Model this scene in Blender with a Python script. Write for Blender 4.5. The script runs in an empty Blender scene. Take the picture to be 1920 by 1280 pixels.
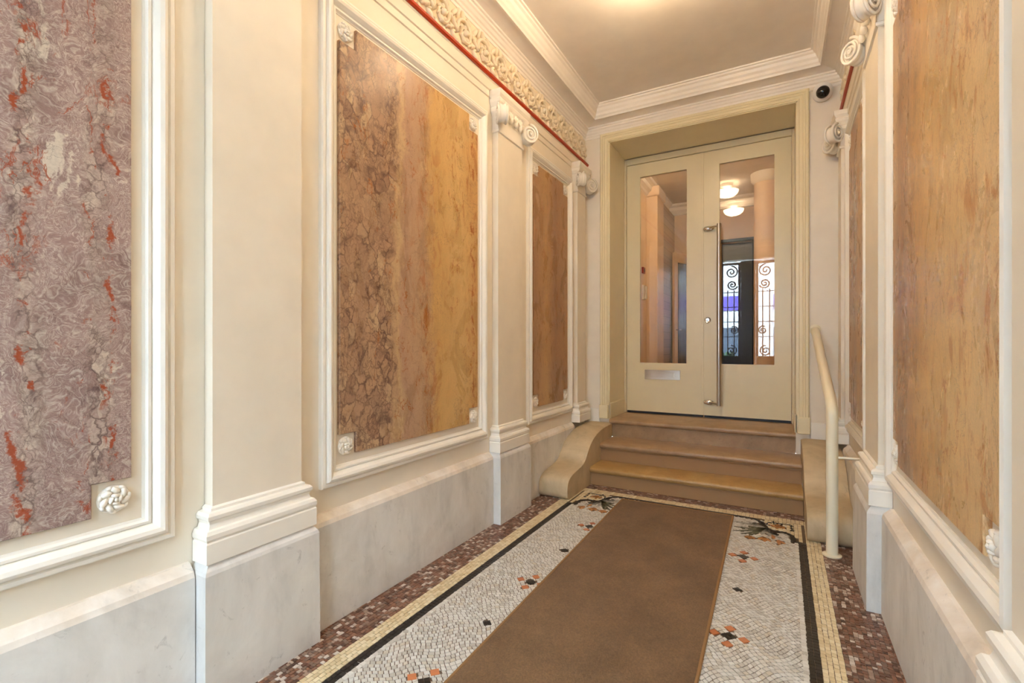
import bpy, bmesh, math, random
from mathutils import Vector, Matrix
R = math.radians
random.seed(7)
scene = bpy.context.scene
col = scene.collection

# ------------------------------------------------------------------ camera
F_PX, TH, CAM_H = 896.0, math.atan2(505, 896), 1.25
cam_d = bpy.data.cameras.new('camera')
cam_d.sensor_width = 36.0
cam_d.lens = 36.0 * F_PX / 1920
cam_d.shift_y = 7.0 / 1920
cam_d.clip_start = 0.02
cam = bpy.data.objects.new('camera', cam_d)
cam.location = (0, 0, CAM_H)
cam.rotation_euler = (R(90), 0, TH)
col.objects.link(cam)
scene.camera = cam

# ------------------------------------------------------------------ world, exposure
w = bpy.data.worlds.new('overcast_sky')
scene.world = w
w.use_nodes = True
w.node_tree.nodes['Background'].inputs[0].default_value = (0.60, 0.79, 1.0, 1)
w.node_tree.nodes['Background'].inputs[1].default_value = 23.0
vs = scene.view_settings
vs.view_transform = 'Standard'
vs.look = 'None'
vs.gamma = 1.0
vs.use_curve_mapping = False
vs.exposure = 0.76
scene.cycles.diffuse_bounces = 5
scene.cycles.caustics_reflective = False

# daylight enters through the street gate: portal only guides the sampling
pd = bpy.data.lights.new('gate_portal', 'AREA')
pd.shape = 'RECTANGLE'; pd.size = 1.9; pd.size_y = 3.2
pd.cycles.is_portal = True
po = bpy.data.objects.new('gate_portal', pd)
po.location = (-0.675, -1.78, 1.6)
po.rotation_euler = (R(90), 0, 0)
col.objects.link(po)

# ------------------------------------------------------------------ constants
XL, XR, XC = -1.80, 0.45, -0.675
YB, YF = 4.75, -1.70          # back wall, street wall
ZC = 3.63                     # ceiling
LAND = 0.50                   # landing height

# ------------------------------------------------------------------ materials
def srgb(r, g, b):
    f = lambda c: (c/255/12.92) if c/255 <= 0.04045 else ((c/255+0.055)/1.055)**2.4
    return (f(r), f(g), f(b), 1)

class NT:
    def __init__(s, name):
        s.m = bpy.data.materials.new(name); s.m.use_nodes = True
        s.t = s.m.node_tree; s.b = s.t.nodes['Principled BSDF']
    def n(s, typ, **kw):
        nd = s.t.nodes.new(typ)
        for k, v in kw.items(): setattr(nd, k, v)
        return nd
    def l(s, a, b): s.t.links.new(a, b)
    def coord(s, scale=(1, 1, 1), loc=(0, 0, 0), out='Object'):
        tc = s.n('ShaderNodeTexCoord'); mp = s.n('ShaderNodeMapping')
        mp.inputs['Scale'].default_value = scale; mp.inputs['Location'].default_value = loc
        s.l(tc.outputs[out], mp.inputs[0]); return mp.outputs[0]
    def noise(s, vec, scale, detail=4, rough=0.55, dist=0.0):
        nd = s.n('ShaderNodeTexNoise'); s.l(vec, nd.inputs['Vector'])
        nd.inputs['Scale'].default_value = scale; nd.inputs['Detail'].default_value = detail
        nd.inputs['Roughness'].default_value = rough; nd.inputs['Distortion'].default_value = dist
        return nd
    def ramp(s, fac, stops, interp='LINEAR'):
        nd = s.n('ShaderNodeValToRGB'); cr = nd.color_ramp; cr.interpolation = interp
        while len(cr.elements) > 1: cr.elements.remove(cr.elements[-1])
        cr.elements[0].position = stops[0][0]; cr.elements[0].color = stops[0][1]
        for p, c in stops[1:]:
            e = cr.elements.new(p); e.color = c
        s.l(fac, nd.inputs[0]); return nd.outputs[0]
    def mix(s, fac, a, b, typ='MIX'):
        nd = s.n('ShaderNodeMix', data_type='RGBA', blend_type=typ)
        for sock, v in ((nd.inputs[0], fac), (nd.inputs[6], a), (nd.inputs[7], b)):
            if hasattr(v, 'links'): s.l(v, sock)
            else: sock.default_value = v
        return nd.outputs[2]
    def math(s, op, a, b=0.0, c=None, clamp=False):
        nd = s.n('ShaderNodeMath', operation=op, use_clamp=clamp)
        for sock, v in zip(nd.inputs, (a, b) if c is None else (a, b, c)):
            if hasattr(v, 'links'): s.l(v, sock)
            else: sock.default_value = v
        return nd.outputs[0]
    def vadd(s, a, b, k=1.0):
        sc = s.n('ShaderNodeVectorMath', operation='SCALE'); s.l(b, sc.inputs[0]); sc.inputs['Scale'].default_value = k
        ad = s.n('ShaderNodeVectorMath', operation='ADD'); s.l(a, ad.inputs[0]); s.l(sc.outputs[0], ad.inputs[1])
        return ad.outputs[0]
    def bump(s, h, strength=0.2, dist=0.005):
        nd = s.n('ShaderNodeBump'); s.l(h, nd.inputs['Height'])
        nd.inputs['Strength'].default_value = strength; nd.inputs['Distance'].default_value = dist
        s.l(nd.outputs[0], s.b.inputs['Normal'])
    def base(s, c): 
        if hasattr(c, 'links'): s.l(c, s.b.inputs['Base Color'])
        else: s.b.inputs['Base Color'].default_value = c
    def rough(s, v):
        if hasattr(v, 'links'): s.l(v, s.b.inputs['Roughness'])
        else: s.b.inputs['Roughness'].default_value = v

def g(v): return (v, v, v, 1)

def paint(name, c, rough=0.45, var=0.06, scale=6):
    t = NT(name); v = t.coord()
    nz = t.noise(v, scale, 3)
    dark = tuple(x*(1-var) for x in c[:3]) + (1,)
    t.base(t.ramp(nz.outputs[0], [(0.3, dark), (0.7, c)]))
    t.rough(rough)
    n2 = t.noise(v, 90, 2); t.bump(n2.outputs[0], 0.06, 0.002)
    return t.m

def plain(name, c, rough=0.5, metal=0.0, emit=None, es=0):
    t = NT(name); v = t.coord()
    nz = t.noise(v, 25, 2)
    t.base(t.mix(nz.outputs[0], tuple(x*0.93 for x in c[:3])+(1,), c)); t.rough(rough); t.b.inputs['Metallic'].default_value = metal
    if emit:
        t.b.inputs['Emission Color'].default_value = emit; t.b.inputs['Emission Strength'].default_value = es
    return t.m

def limewash(name, a, b, rough=0.6):
    t = NT(name); v = t.coord()
    n1 = t.noise(v, 2.2, 8, 0.65, 0.6); n2 = t.noise(t.coord((1, 1, 0.35)), 9, 6, 0.6, 0.3)
    m1 = t.ramp(n1.outputs[0], [(0.30, a), (0.50, tuple((x+y)/2 for x, y in zip(a, b))), (0.68, b)])
    m2 = t.ramp(n2.outputs[0], [(0.32, g(0.74)), (0.46, g(0.94)), (0.62, g(1.02))])
    c = t.mix(0.62, m1, m2, 'MULTIPLY')
    # grey scuffs
    n3 = t.noise(v, 16, 4, 0.7, 1.2)
    sc = t.ramp(n3.outputs[0], [(0.62, g(0)), (0.72, g(0.30))])
    t.base(t.mix(sc, c, srgb(120, 112, 105)))
    t.rough(rough); t.bump(n2.outputs[0], 0.15, 0.004)
    return t.m

def stone(name, bands, vein, vein_dark, breccia=None, bscale=(15, 1.25, 0.75), cells=None, stretch=0.25, streak=0.5, swirl=None, length=1.15, rust=None, wamp=0.30, red_lines=(), rough=0.22):
    """Polished decorative marble. bands: colour across the slab's width (0..1); breccia / rust: ramps over the width;
    red_lines: upright veins at given width positions."""
    t = NT(name); v = t.coord()
    warp = t.noise(v, 2.2, 5, 0.6)
    fine = t.noise(v, 14, 5, 0.65)
    sx = t.n('ShaderNodeSeparateXYZ'); t.l(v, sx.inputs[0])
    low = t.noise(t.coord((1, 1, stretch)), 3.2, 8, 0.66, 0.5)
    wid = t.math('DIVIDE', sx.outputs[1], length)
    wpos = t.math('ADD', wid, t.math('MULTIPLY', t.math('SUBTRACT', low.outputs[0], 0.5), wamp))
    wpos = t.math('ADD', wpos, t.math('MULTIPLY', t.math('SUBTRACT', fine.outputs[0], 0.5), wamp*0.30))
    c = t.ramp(wpos, bands)
    # large cloudy tone changes
    cl = t.noise(t.coord((1, 1, 0.5)), 6, 6, 0.65, 0.8)
    c = t.mix(0.55, c, t.ramp(cl.outputs[0], [(0.30, g(0.70)), (0.50, g(0.98)), (0.70, g(1.16))]), 'MULTIPLY')
    if swirl:
        v1 = t.vadd(v, t.noise(v, 6, 3, 0.55).outputs[1], 0.16)
        v2 = t.vadd(v1, t.noise(v1, 15, 2, 0.5).outputs[1], 0.075)
        sw = t.noise(v2, 10.0, 3, 0.50, 1.1)
        sw2 = t.noise(t.vadd(v1, t.noise(v1, 28, 2, 0.5).outputs[1], 0.045), 22.0, 3, 0.55, 1.0)
        swc = t.mix(t.ramp(cl.outputs[0], [(0.40, g(0.30)), (0.60, g(0.75))]), t.ramp(sw.outputs[0], swirl), t.ramp(sw2.outputs[0], swirl))
        c = t.mix(0.68, c, swc)
        c = t.mix(0.5, c, t.ramp(cl.outputs[0], [(0.30, g(0.74)), (0.50, g(0.98)), (0.70, g(1.15))]), 'MULTIPLY')
        pale = t.noise(t.vadd(t.coord((1, 2.2, 0.8)), fine.outputs[1], 0.10), 5.0, 4, 0.6, 0.8)
        c = t.mix(t.ramp(pale.outputs[0], [(0.63, g(0)), (0.66, g(0.85))]), c, srgb(216, 202, 184))
    # fine vertical streaks
    st = t.noise(t.vadd(t.coord((6, 6, 6*stretch)), warp.outputs[1], 1.0), 5.0, 10, 0.72, 1.2)
    stc = t.ramp(st.outputs[0], [(0.26, g(0.42)), (0.38, g(0.78)), (0.47, g(1.05)), (0.53, g(0.80)), (0.58, g(1.10)), (0.66, g(0.84)), (0.75, g(1.15))])
    c = t.mix(streak, c, stc, 'MULTIPLY')
    if breccia:
        sc, sy, sz = bscale
        vb = t.vadd(t.vadd(t.coord((1, sy, sz)), t.noise(v, 6, 4, 0.6).outputs[1], 0.14), fine.outputs[1], 0.045)
        def vor(scale, feat):
            n_ = t.n('ShaderNodeTexVoronoi', feature=feat); t.l(vb, n_.inputs['Vector']); n_.inputs['Scale'].default_value = scale
            n_.inputs['Randomness'].default_value = 1.0; return n_
        d1, d2 = vor(sc, 'DISTANCE_TO_EDGE'), vor(sc*2.3, 'DISTANCE_TO_EDGE')
        e1 = t.ramp(d1.outputs['Distance'], [(0.0, g(1)), (0.03, g(0.7)), (0.10, g(0))])
        e2 = t.ramp(d2.outputs['Distance'], [(0.0, g(0.8)), (0.04, g(0.5)), (0.12, g(0))])
        sel = t.noise(v, 8, 3, 0.6); selr = t.ramp(sel.outputs[0], [(0.44, g(0)), (0.56, g(1))])
        edge = t.mix(selr, e1, e2)
        sep = t.n('ShaderNodeSeparateXYZ'); t.l(vor(sc, 'F1').outputs['Color'], sep.inputs[0])
        cell = t.ramp(sep.outputs[0], cells)
        patch = t.noise(t.coord((1, 1, 0.4)), 5.0, 5, 0.6, 0.6)
        mask = t.math('MULTIPLY', t.ramp(wpos, breccia), t.ramp(patch.outputs[0], [(0.36, g(0.1)), (0.52, g(1))]))
        c = t.mix(t.math('MULTIPLY', mask, 0.62), c, cell)
        dkp = t.ramp(t.noise(v, 11, 6, 0.7, 0.8).outputs[0], [(0.50, g(0)), (0.64, g(0.75))])
        c = t.mix(t.math('MULTIPLY', mask, dkp), c, vein_dark)
        c = t.mix(t.math('MULTIPLY', mask, edge), c, vein_dark)
    # thin rust / red veins, mostly upright, broken
    rv = t.noise(t.vadd(t.coord((1.5, 1.5, 0.30)), warp.outputs[1], 0.35), 3.4, 6, 0.62, 0.5)
    ridge = t.math('ABSOLUTE', t.math('SUBTRACT', rv.outputs[0], 0.47))
    vm = t.ramp(ridge, [(0.0, g(0.9)), (0.004, g(0.7)), (0.012, g(0))])
    gate = t.noise(v, 7.5, 4, 0.65); vm = t.math('MULTIPLY', vm, t.ramp(gate.outputs[0], [(0.50, g(0)), (0.58, g(1))]))
    c = t.mix(vm, c, vein)
    for pos, half in red_lines:
        wob = t.noise(t.coord((1, 1, 1), (0, pos*7, pos*3)), 5, 6, 0.68)
        wp = t.math('ADD', wid, t.math('MULTIPLY', t.math('SUBTRACT', wob.outputs[0], 0.5), 0.16))
        dd = t.math('ABSOLUTE', t.math('SUBTRACT', wp, pos))
        m_ = t.ramp(dd, [(0.0, g(1)), (half*0.7, g(0.9)), (half, g(0))])
        gt = t.noise(t.coord((1, 1, 1), (0, pos*11, pos*5)), 9, 5, 0.7)
        c = t.mix(t.math('MULTIPLY', m_, t.ramp(gt.outputs[0], [(0.50, g(0)), (0.55, g(1))])), c, vein)
    if rust:
        rn = t.noise(t.coord((2.2, 2.2, 0.8)), 8, 8, 0.72, 0.9)
        c = t.mix(t.math('MULTIPLY', t.ramp(rn.outputs[0], [(0.53, g(0)), (0.60, g(0.85))]), t.ramp(wpos, rust)), c, vein)
    ck = t.noise(t.vadd(v, warp.outputs[1], 0.5), 2.6, 9, 0.6, 0.2)
    cm = t.ramp(t.math('ABSOLUTE', t.math('SUBTRACT', ck.outputs[0], 0.53)), [(0.0, g(0.5)), (0.003, g(0))])
    c = t.mix(cm, c, vein_dark)
    grain = t.noise(v, 150, 3, 0.7)
    c = t.mix(0.4, c, t.ramp(grain.outputs[0], [(0.3, g(0.75)), (0.6, g(1.06))]), 'MULTIPLY')
    t.base(c)
    t.rough(t.ramp(cl.outputs[0], [(0.3, g(rough)), (0.7, g(rough+0.14))])); t.b.inputs['Specular IOR Level'].default_value = 0.30
    wob = t.noise(v, 4, 2); t.bump(wob.outputs[0], 0.10, 0.01)
    return t.m

def step_stone(name, a, b, rough=0.35):
    t = NT(name); v = t.coord()
    n1 = t.noise(v, 5, 8, 0.7, 0.5); n2 = t.noise(v, 60, 4, 0.7)
    c = t.ramp(n1.outputs[0], [(0.3, a), (0.7, b)])
    pits = t.ramp(n2.outputs[0], [(0.30, g(0.45)), (0.40, g(1))])
    t.base(t.mix(0.6, c, pits, 'MULTIPLY')); t.rough(rough); t.bump(n2.outputs[0], 0.2, 0.003)
    return t.m

def tess(name, stops, rough=0.35, attr=True):
    """Mosaic stone: every tile has its own tone (stored per tile, or by object for single tiles)."""
    t = NT(name)
    if attr:
        a = t.n('ShaderNodeAttribute'); a.attribute_name = 'tone'; f = a.outputs['Fac']
    else:
        f = t.n('ShaderNodeObjectInfo').outputs['Random']
    c = t.ramp(f, stops)
    nz = t.noise(t.coord(out='Object'), 40, 4, 0.6)
    t.base(t.mix(0.5, c, t.ramp(nz.outputs[0], [(0.3, g(0.82)), (0.65, g(1.02))]), 'MULTIPLY')); t.rough(rough)
    return t.m

M = {}
M['cream'] = paint('cream_wall_paint', srgb(241, 230, 211), 0.42)
M['white'] = paint('ivory_moulding_paint', srgb(247, 241, 229), 0.36)
M['plaster'] = paint('plaster_ornament_paint', srgb(246, 238, 224), 0.5)
M['ceil'] = paint('ceiling_paint', srgb(245, 236, 224), 0.6)
M['cornice'] = paint('cornice_paint', srgb(246, 237, 225), 0.45)
M['door'] = paint('door_gloss_paint', srgb(236, 222, 184), 0.30, 0.04)
M['frieze'] = paint('frieze_paint', srgb(242, 226, 198), 0.5)
M['dado'] = limewash('worn_limewashed_stone', srgb(212, 207, 199), srgb(238, 235, 230))
M['dadocap'] = limewash('chipped_dado_edge', srgb(222, 204, 182), srgb(250, 245, 238), 0.5)
M['scrollstone'] = limewash('rubbed_limestone', srgb(182, 158, 122), srgb(214, 194, 160))
M['red'] = plain('red_painted_fillet', srgb(178, 56, 18), 0.35)
M['tread1'] = step_stone('ochre_worn_stone', srgb(160, 124, 70), srgb(192, 154, 98))
M['tread'] = step_stone('brown_step_stone', srgb(150, 120, 88), srgb(182, 150, 114), 0.28)
M['riser'] = paint('brown_riser_paint', srgb(166, 128, 86), 0.5)
M['steel'] = plain('brushed_steel', srgb(196, 186, 172), 0.28, 1.0)
M['chrome'] = plain('chrome', srgb(225, 225, 225), 0.12, 1.0)
M['black'] = plain('black_rubber', srgb(14, 12, 12), 0.5)
M['blackglass'] = plain('black_dome_plastic', srgb(8, 8, 9), 0.08)
M['camwhite'] = plain('white_plastic', srgb(236, 232, 224), 0.35)
M['rail'] = paint('cream_enamelled_pipe', srgb(240, 230, 203), 0.28, 0.03)
M['iron'] = plain('black_wrought_iron', srgb(22, 22, 24), 0.45)
M['grout'] = plain('grey_brown_grout', srgb(112, 92, 74), 0.8)
M['lamp'] = plain('lit_alabaster_glass', srgb(250, 238, 215), 0.4, 0, (1.0, 0.78, 0.52, 1), 17.0)
M['bulb'] = plain('lit_bulb', srgb(255, 244, 225), 0.4, 0, (1.0, 0.78, 0.52, 1), 220.0)
M['brass'] = plain('brass', srgb(190, 150, 80), 0.3, 1.0)

t = NT('door_glass')
t.base((1, 1, 1, 1)); t.rough(0.0); t.b.inputs['Transmission Weight'].default_value = 1.0; t.b.inputs['IOR'].default_value = 1.52
M['glass'] = t.m

t = NT('brown_carpet'); v = t.coord()
n1 = t.noise(v, 3.0, 5, 0.6); n2 = t.noise(v, 130, 4, 0.85); n3 = t.noise(v, 30, 5, 0.75)
c = t.ramp(n1.outputs[0], [(0.3, srgb(114, 84, 49)), (0.7, srgb(138, 104, 66))])
c = t.mix(0.8, c, t.ramp(n2.outputs[0], [(0.30, g(0.50)), (0.68, g(1.30))]), 'MULTIPLY')
c = t.mix(0.5, c, t.ramp(n3.outputs[0], [(0.3, g(0.85)), (0.65, g(1.05))]), 'MULTIPLY')
t.base(c); t.rough(0.95); t.b.inputs['Sheen Weight'].default_value = 0.08; t.bump(n2.outputs[0], 0.8, 0.006)
M['carpet'] = t.m
M['carpet_edge'] = plain('carpet_binding', srgb(150, 112, 70), 0.9)

W_STOPS = [(0, srgb(192, 184, 172)), (0.35, srgb(214, 208, 198)), (0.8, srgb(226, 222, 214)), (1, srgb(205, 192, 172))]
M['t_white'] = tess('white_tessera', W_STOPS)
M['t_white1'] = tess('white_tessera_single', W_STOPS, attr=False)
CR_STOPS = [(0, srgb(214, 190, 146)), (0.5, srgb(228, 208, 168)), (1, srgb(236, 220, 186))]
M['t_cream'] = tess('cream_tessera', CR_STOPS)
M['t_black'] = tess('black_tessera', [(0, srgb(30, 25, 22)), (1, srgb(58, 48, 42))])
RB_STOPS = [(0, srgb(86, 56, 42)), (0.30, srgb(122, 80, 60)), (0.55, srgb(146, 102, 78)), (0.74, srgb(116, 94, 80)), (0.86, srgb(170, 142, 122)), (1, srgb(220, 208, 196))]
M['t_red'] = tess('red_brown_tessera', RB_STOPS, 0.3)
M['t_orange'] = tess('orange_tessera', [(0, srgb(184, 104, 58)), (1, srgb(208, 130, 84))], attr=False)
M['t_black1'] = tess('black_tessera_single', [(0, srgb(30, 25, 22)), (1, srgb(52, 44, 38))], attr=False)
M['t_red1'] = tess('red_brown_tessera_single', RB_STOPS, 0.3, attr=False)
M['t_cream1'] = tess('cream_tessera_single', CR_STOPS, attr=False)
M['t_green'] = tess('green_tessera', [(0, srgb(70, 72, 52)), (1, srgb(112, 110, 86))])
M['t_grey'] = tess('grey_tessera', [(0, srgb(150, 146, 136)), (1, srgb(176, 172, 162))])
M['t_ochre'] = tess('ochre_tessera', [(0, srgb(176, 106, 46)), (1, srgb(206, 146, 82))])

RED_V = srgb(160, 76, 46)
M['stoneA'] = stone('mauve_swirl_marble', [(0, srgb(158, 130, 122)), (1, srgb(164, 138, 130))], RED_V, srgb(92, 70, 68),
    breccia=[(0.76, g(0.0)), (0.775, g(0.9)), (0.80, g(0.7)), (0.825, g(0.0)), (0.90, g(0)), (0.915, g(0.9)), (0.95, g(0.8)), (0.97, g(0.0))], bscale=(24, 1.2, 0.8),
    cells=[(0.0, srgb(150, 120, 112)), (0.3, srgb(204, 186, 168)), (0.6, srgb(170, 142, 130)), (0.8, srgb(222, 206, 186)), (1.0, srgb(128, 100, 96))],
    swirl=[(0.26, srgb(116, 88, 86)), (0.355, srgb(166, 140, 132)), (0.385, srgb(226, 212, 196)), (0.41, srgb(160, 132, 126)), (0.455, srgb(142, 114, 110)), (0.485, srgb(216, 200, 184)), (0.505, srgb(150, 122, 116)), (0.55, srgb(168, 140, 132)), (0.57, srgb(222, 208, 192)), (0.595, srgb(140, 112, 108)), (0.64, srgb(172, 146, 138)), (0.665, srgb(232, 220, 204)), (0.70, srgb(150, 122, 116)), (0.80, srgb(116, 90, 88))],
    stretch=0.5, streak=0.15, length=1.142, wamp=0.10, red_lines=((0.785, 0.0065), (0.905, 0.004), (0.955, 0.0065)))
M['stoneB'] = stone('brown_to_gold_breccia_marble', [(0, srgb(182, 146, 114)), (0.28, srgb(170, 134, 106)), (0.36, srgb(206, 172, 130)), (0.40, srgb(186, 150, 122)), (0.52, srgb(194, 158, 122)), (0.60, srgb(206, 164, 104)), (0.85, srgb(218, 180, 120)), (1, srgb(204, 160, 102))],
    srgb(166, 98, 42), srgb(104, 76, 64),
    breccia=[(0.0, g(0.9)), (0.30, g(1)), (0.36, g(0.1)), (0.46, g(0.05)), (0.54, g(0.3)), (0.62, g(0))],
    cells=[(0.0, srgb(158, 122, 98)), (0.3, srgb(196, 160, 124)), (0.6, srgb(176, 138, 112)), (0.8, srgb(216, 186, 146)), (1.0, srgb(140, 106, 88))],
    stretch=0.30, streak=0.40, wamp=0.30, rust=[(0.42, g(0)), (0.54, g(0.9)), (0.64, g(0.25)), (0.80, g(0.12)), (0.95, g(0.7))], red_lines=((0.955, 0.010),))
M['stoneC'] = stone('streaky_brown_marble', [(0, srgb(172, 134, 100)), (0.35, srgb(198, 156, 106)), (0.6, srgb(166, 128, 96)), (1, srgb(190, 146, 100))],
    srgb(164, 98, 48), srgb(108, 78, 60), stretch=0.12, streak=0.75, length=0.72)
M['stoneD'] = stone('gold_streaked_marble', [(0, srgb(232, 198, 150)), (0.32, srgb(228, 192, 138)), (0.55, srgb(218, 178, 124)), (0.70, srgb(212, 168, 116)), (0.80, srgb(188, 152, 124)), (0.92, srgb(180, 142, 114)), (1, srgb(208, 172, 128))],
    srgb(182, 112, 52), srgb(112, 82, 66),
    breccia=[(0.55, g(0)), (0.68, g(0.6)), (0.76, g(0.2)), (0.84, g(0.9)), (0.95, g(0.7)), (1, g(0.2))], bscale=(13, 1.9, 0.30),
    cells=[(0.0, srgb(176, 138, 104)), (0.4, srgb(206, 166, 118)), (0.7, srgb(184, 146, 110)), (1.0, srgb(156, 120, 96))],
    stretch=0.26, streak=0.62, wamp=0.22, rust=[(0.0, g(0.75)), (0.30, g(0.7)), (0.45, g(0.3)), (0.6, g(0.25))])

# ------------------------------------------------------------------ mesh helpers
def newobj(name, bm, mat, parent=None, loc=(0, 0, 0), smooth=False, rot=None):
    bmesh.ops.recalc_face_normals(bm, faces=bm.faces)
    me = bpy.data.meshes.new(name); bm.to_mesh(me); bm.free()
    if mat: me.materials.append(mat)
    if smooth:
        for p in me.polygons: p.use_smooth = True
        me.set_sharp_from_angle(angle=R(38))
    return place(name, me, parent, loc, rot)

def place(name, me, parent=None, loc=(0, 0, 0), rot=None, scale=None):
    o = bpy.data.objects.new(name, me); col.objects.link(o)
    o.location = loc
    if rot: o.rotation_euler = rot
    if scale: o.scale = scale
    if parent: o.parent = parent
    return o

def tag(o, label, cat, group=None, kind=None):
    o['label'] = label; o['category'] = cat
    if group: o['group'] = group
    if kind: o['kind'] = kind
    return o

def empty(name, loc, label, cat, group=None, kind=None):
    o = bpy.data.objects.new(name, None); col.objects.link(o); o.location = loc
    o.empty_display_size = 0.1
    return tag(o, label, cat, group, kind)

def BM(): return bmesh.new()

def box(bm, x0, x1, y0, y1, z0, z1):
    vs_ = [bm.verts.new(p) for p in ((x0,y0,z0),(x1,y0,z0),(x1,y1,z0),(x0,y1,z0),(x0,y0,z1),(x1,y0,z1),(x1,y1,z1),(x0,y1,z1))]
    for f in ((0,3,2,1),(4,5,6,7),(0,1,5,4),(1,2,6,5),(2,3,7,6),(3,0,4,7)): bm.faces.new([vs_[i] for i in f])

def bevel(bm, w_, seg=2):
    bmesh.ops.recalc_face_normals(bm, faces=bm.faces)
    bmesh.ops.bevel(bm, geom=bm.edges[:] , offset=w_, segments=seg, affect='EDGES', profile=0.5)

def prism(bm, poly, axis, a0, a1):
    """poly: 2D points; axis x: (y,z), y: (x,z), z: (x,y)."""
    def P(p, a): return {'x': (a, p[0], p[1]), 'y': (p[0], a, p[1]), 'z': (p[0], p[1], a)}[axis]
    A = [bm.verts.new(P(p, a0)) for p in poly]; B = [bm.verts.new(P(p, a1)) for p in poly]
    bm.faces.new(A); bm.faces.new(B[::-1])
    n = len(poly)
    for i in range(n): bm.faces.new((A[i], A[(i+1) % n], B[(i+1) % n], B[i]))

def frame_sweep(bm, a0, b0, a1, b1, prof, fn, close=False):
    """Mitred moulding round a rectangle; prof = (inset, height); fn maps (a, b, height) to xyz."""
    rings = []
    for d, h in prof:
        rings.append([bm.verts.new(fn(a, b, h)) for a, b in ((a0+d, b0+d), (a1-d, b0+d), (a1-d, b1-d), (a0+d, b1-d))])
    for r0, r1 in zip(rings, rings[1:]):
        for i in range(4): bm.faces.new((r0[i], r0[(i+1) % 4], r1[(i+1) % 4], r1[i]))

def tube(bm, pts, rad, seg=10, cap=True):
    pts = [Vector(p) for p in pts]; n = len(pts)
    rr = rad if isinstance(rad, (list, tuple)) else [rad]*n
    rings = []; ref = None
    for i, p in enumerate(pts):
        d = (pts[min(i+1, n-1)] - pts[max(i-1, 0)]).normalized()
        if ref is None:
            ref = d.cross(Vector((0, 0, 1)) if abs(d.z) < 0.9 else Vector((1, 0, 0))).normalized()
        ref = (ref - d*ref.dot(d)).normalized(); q = d.cross(ref)
        rings.append([bm.verts.new(p + (ref*math.cos(2*math.pi*k/seg) + q*math.sin(2*math.pi*k/seg))*rr[i]) for k in range(seg)])
    for a, b in zip(rings, rings[1:]):
        for k in range(seg): bm.faces.new((a[k], a[(k+1) % seg], b[(k+1) % seg], b[k]))
    if cap: bm.faces.new(rings[0][::-1]); bm.faces.new(rings[-1])

def lathe(bm, prof, seg=24, mat=None):
    """prof: (radius, z) from bottom to top about local z; closes at r=0 ends."""
    rings = []
    for r, z in prof:
        rings.append([bm.verts.new((r*math.cos(2*math.pi*k/seg), r*math.sin(2*math.pi*k/seg), z)) for k in range(seg)] if r > 1e-5 else [bm.verts.new((0, 0, z))])
    new = [v for r in rings for v in r]
    for a, b in zip(rings, rings[1:]):
        for k in range(seg):
            q = [a[k % len(a)], a[(k+1) % len(a)], b[(k+1) % len(b)], b[k % len(b)]]
            u = []
            for x in q:
                if x not in u: u.append(x)
            if len(u) > 2: bm.faces.new(u)
    if mat: bmesh.ops.transform(bm, matrix=mat, verts=new)

def ellip(bm, c, r, rot=None, u=10, v=6):
    m = Matrix.Translation(c) @ (rot if rot else Matrix()) @ Matrix.Diagonal((r[0], r[1], r[2], 1))
    bmesh.ops.create_uvsphere(bm, u_segments=u, v_segments=v, radius=1.0, matrix=m)

# ------------------------------------------------------------------ side mapping: s along the hall, h out from the wall
def mapper(side):
    if side == 'L': return lambda s, z, h: (XL + h, s, z)
    return lambda s, z, h: (XR - h, s, z)

# ================================================================== SETTING
# floor slab
bm = BM(); box(bm, XL-0.2, XR+0.2, YF-0.3, 5.5, -0.12, -0.004)
floor = tag(newobj('floor', bm, M['grout']), 'mosaic floor of the entrance hall with dark and cream borders', 'floor', kind='structure')

def struct(name, bm, m, label, cat, **k):
    return tag(newobj(name, bm, m, **k), label, cat, kind='structure')

for side, nm in (('L', 'left'), ('R', 'right')):
    bm = BM()
    if side == 'L': box(bm, XL-0.25, XL, YF-0.3, YB+0.9, -0.12, ZC+0.1)
    else: box(bm, XR, XR+0.25, YF-0.3, YB+0.9, -0.12, ZC+0.1)
    o = struct('wall_'+nm, bm, M['cream'], 'cream painted side wall behind the %s' % ('brown and mauve marble panels' if side == 'L' else 'gold streaked marble panels and handrail'), 'wall')
    if side == 'L': wall_left = o
    else: wall_right = o

# back wall with door opening
OX0, OX1, OZ = -1.54, 0.12, 3.33
bm = BM()
box(bm, XL, OX0, YB, 5.45, -0.004, ZC+0.1); box(bm, OX1, XR, YB, 5.45, -0.004, ZC+0.1); box(bm, OX0, OX1, YB, 5.45, OZ, ZC+0.1)
box(bm, OX0, -1.5275, YB, 5.49, -0.004, LAND); box(bm, 0.1075, OX1, YB, 5.49, -0.004, LAND)
wall_back = struct('wall_back', bm, M['cream'], 'cream end wall around the recessed double door', 'wall')
# street wall with the gate opening
GX0, GX1, GZ = -1.60, 0.25, 3.25
bm = BM()
box(bm, XL, GX0, YF-0.3, YF, 0, ZC+0.1); box(bm, GX1, XR, YF-0.3, YF, 0, ZC+0.1); box(bm, GX0, GX1, YF-0.3, YF, GZ, ZC+0.1)
struct('wall_front', bm, M['cream'], 'cream street end wall around the iron gate', 'wall')
bm = BM(); box(bm, XL-0.2, XR+0.2, YF-0.3, YB+0.9, ZC, ZC+0.12)
struct('ceiling', bm, M['ceil'], 'flat beige ceiling inside the white stepped cornice', 'ceiling')

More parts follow.
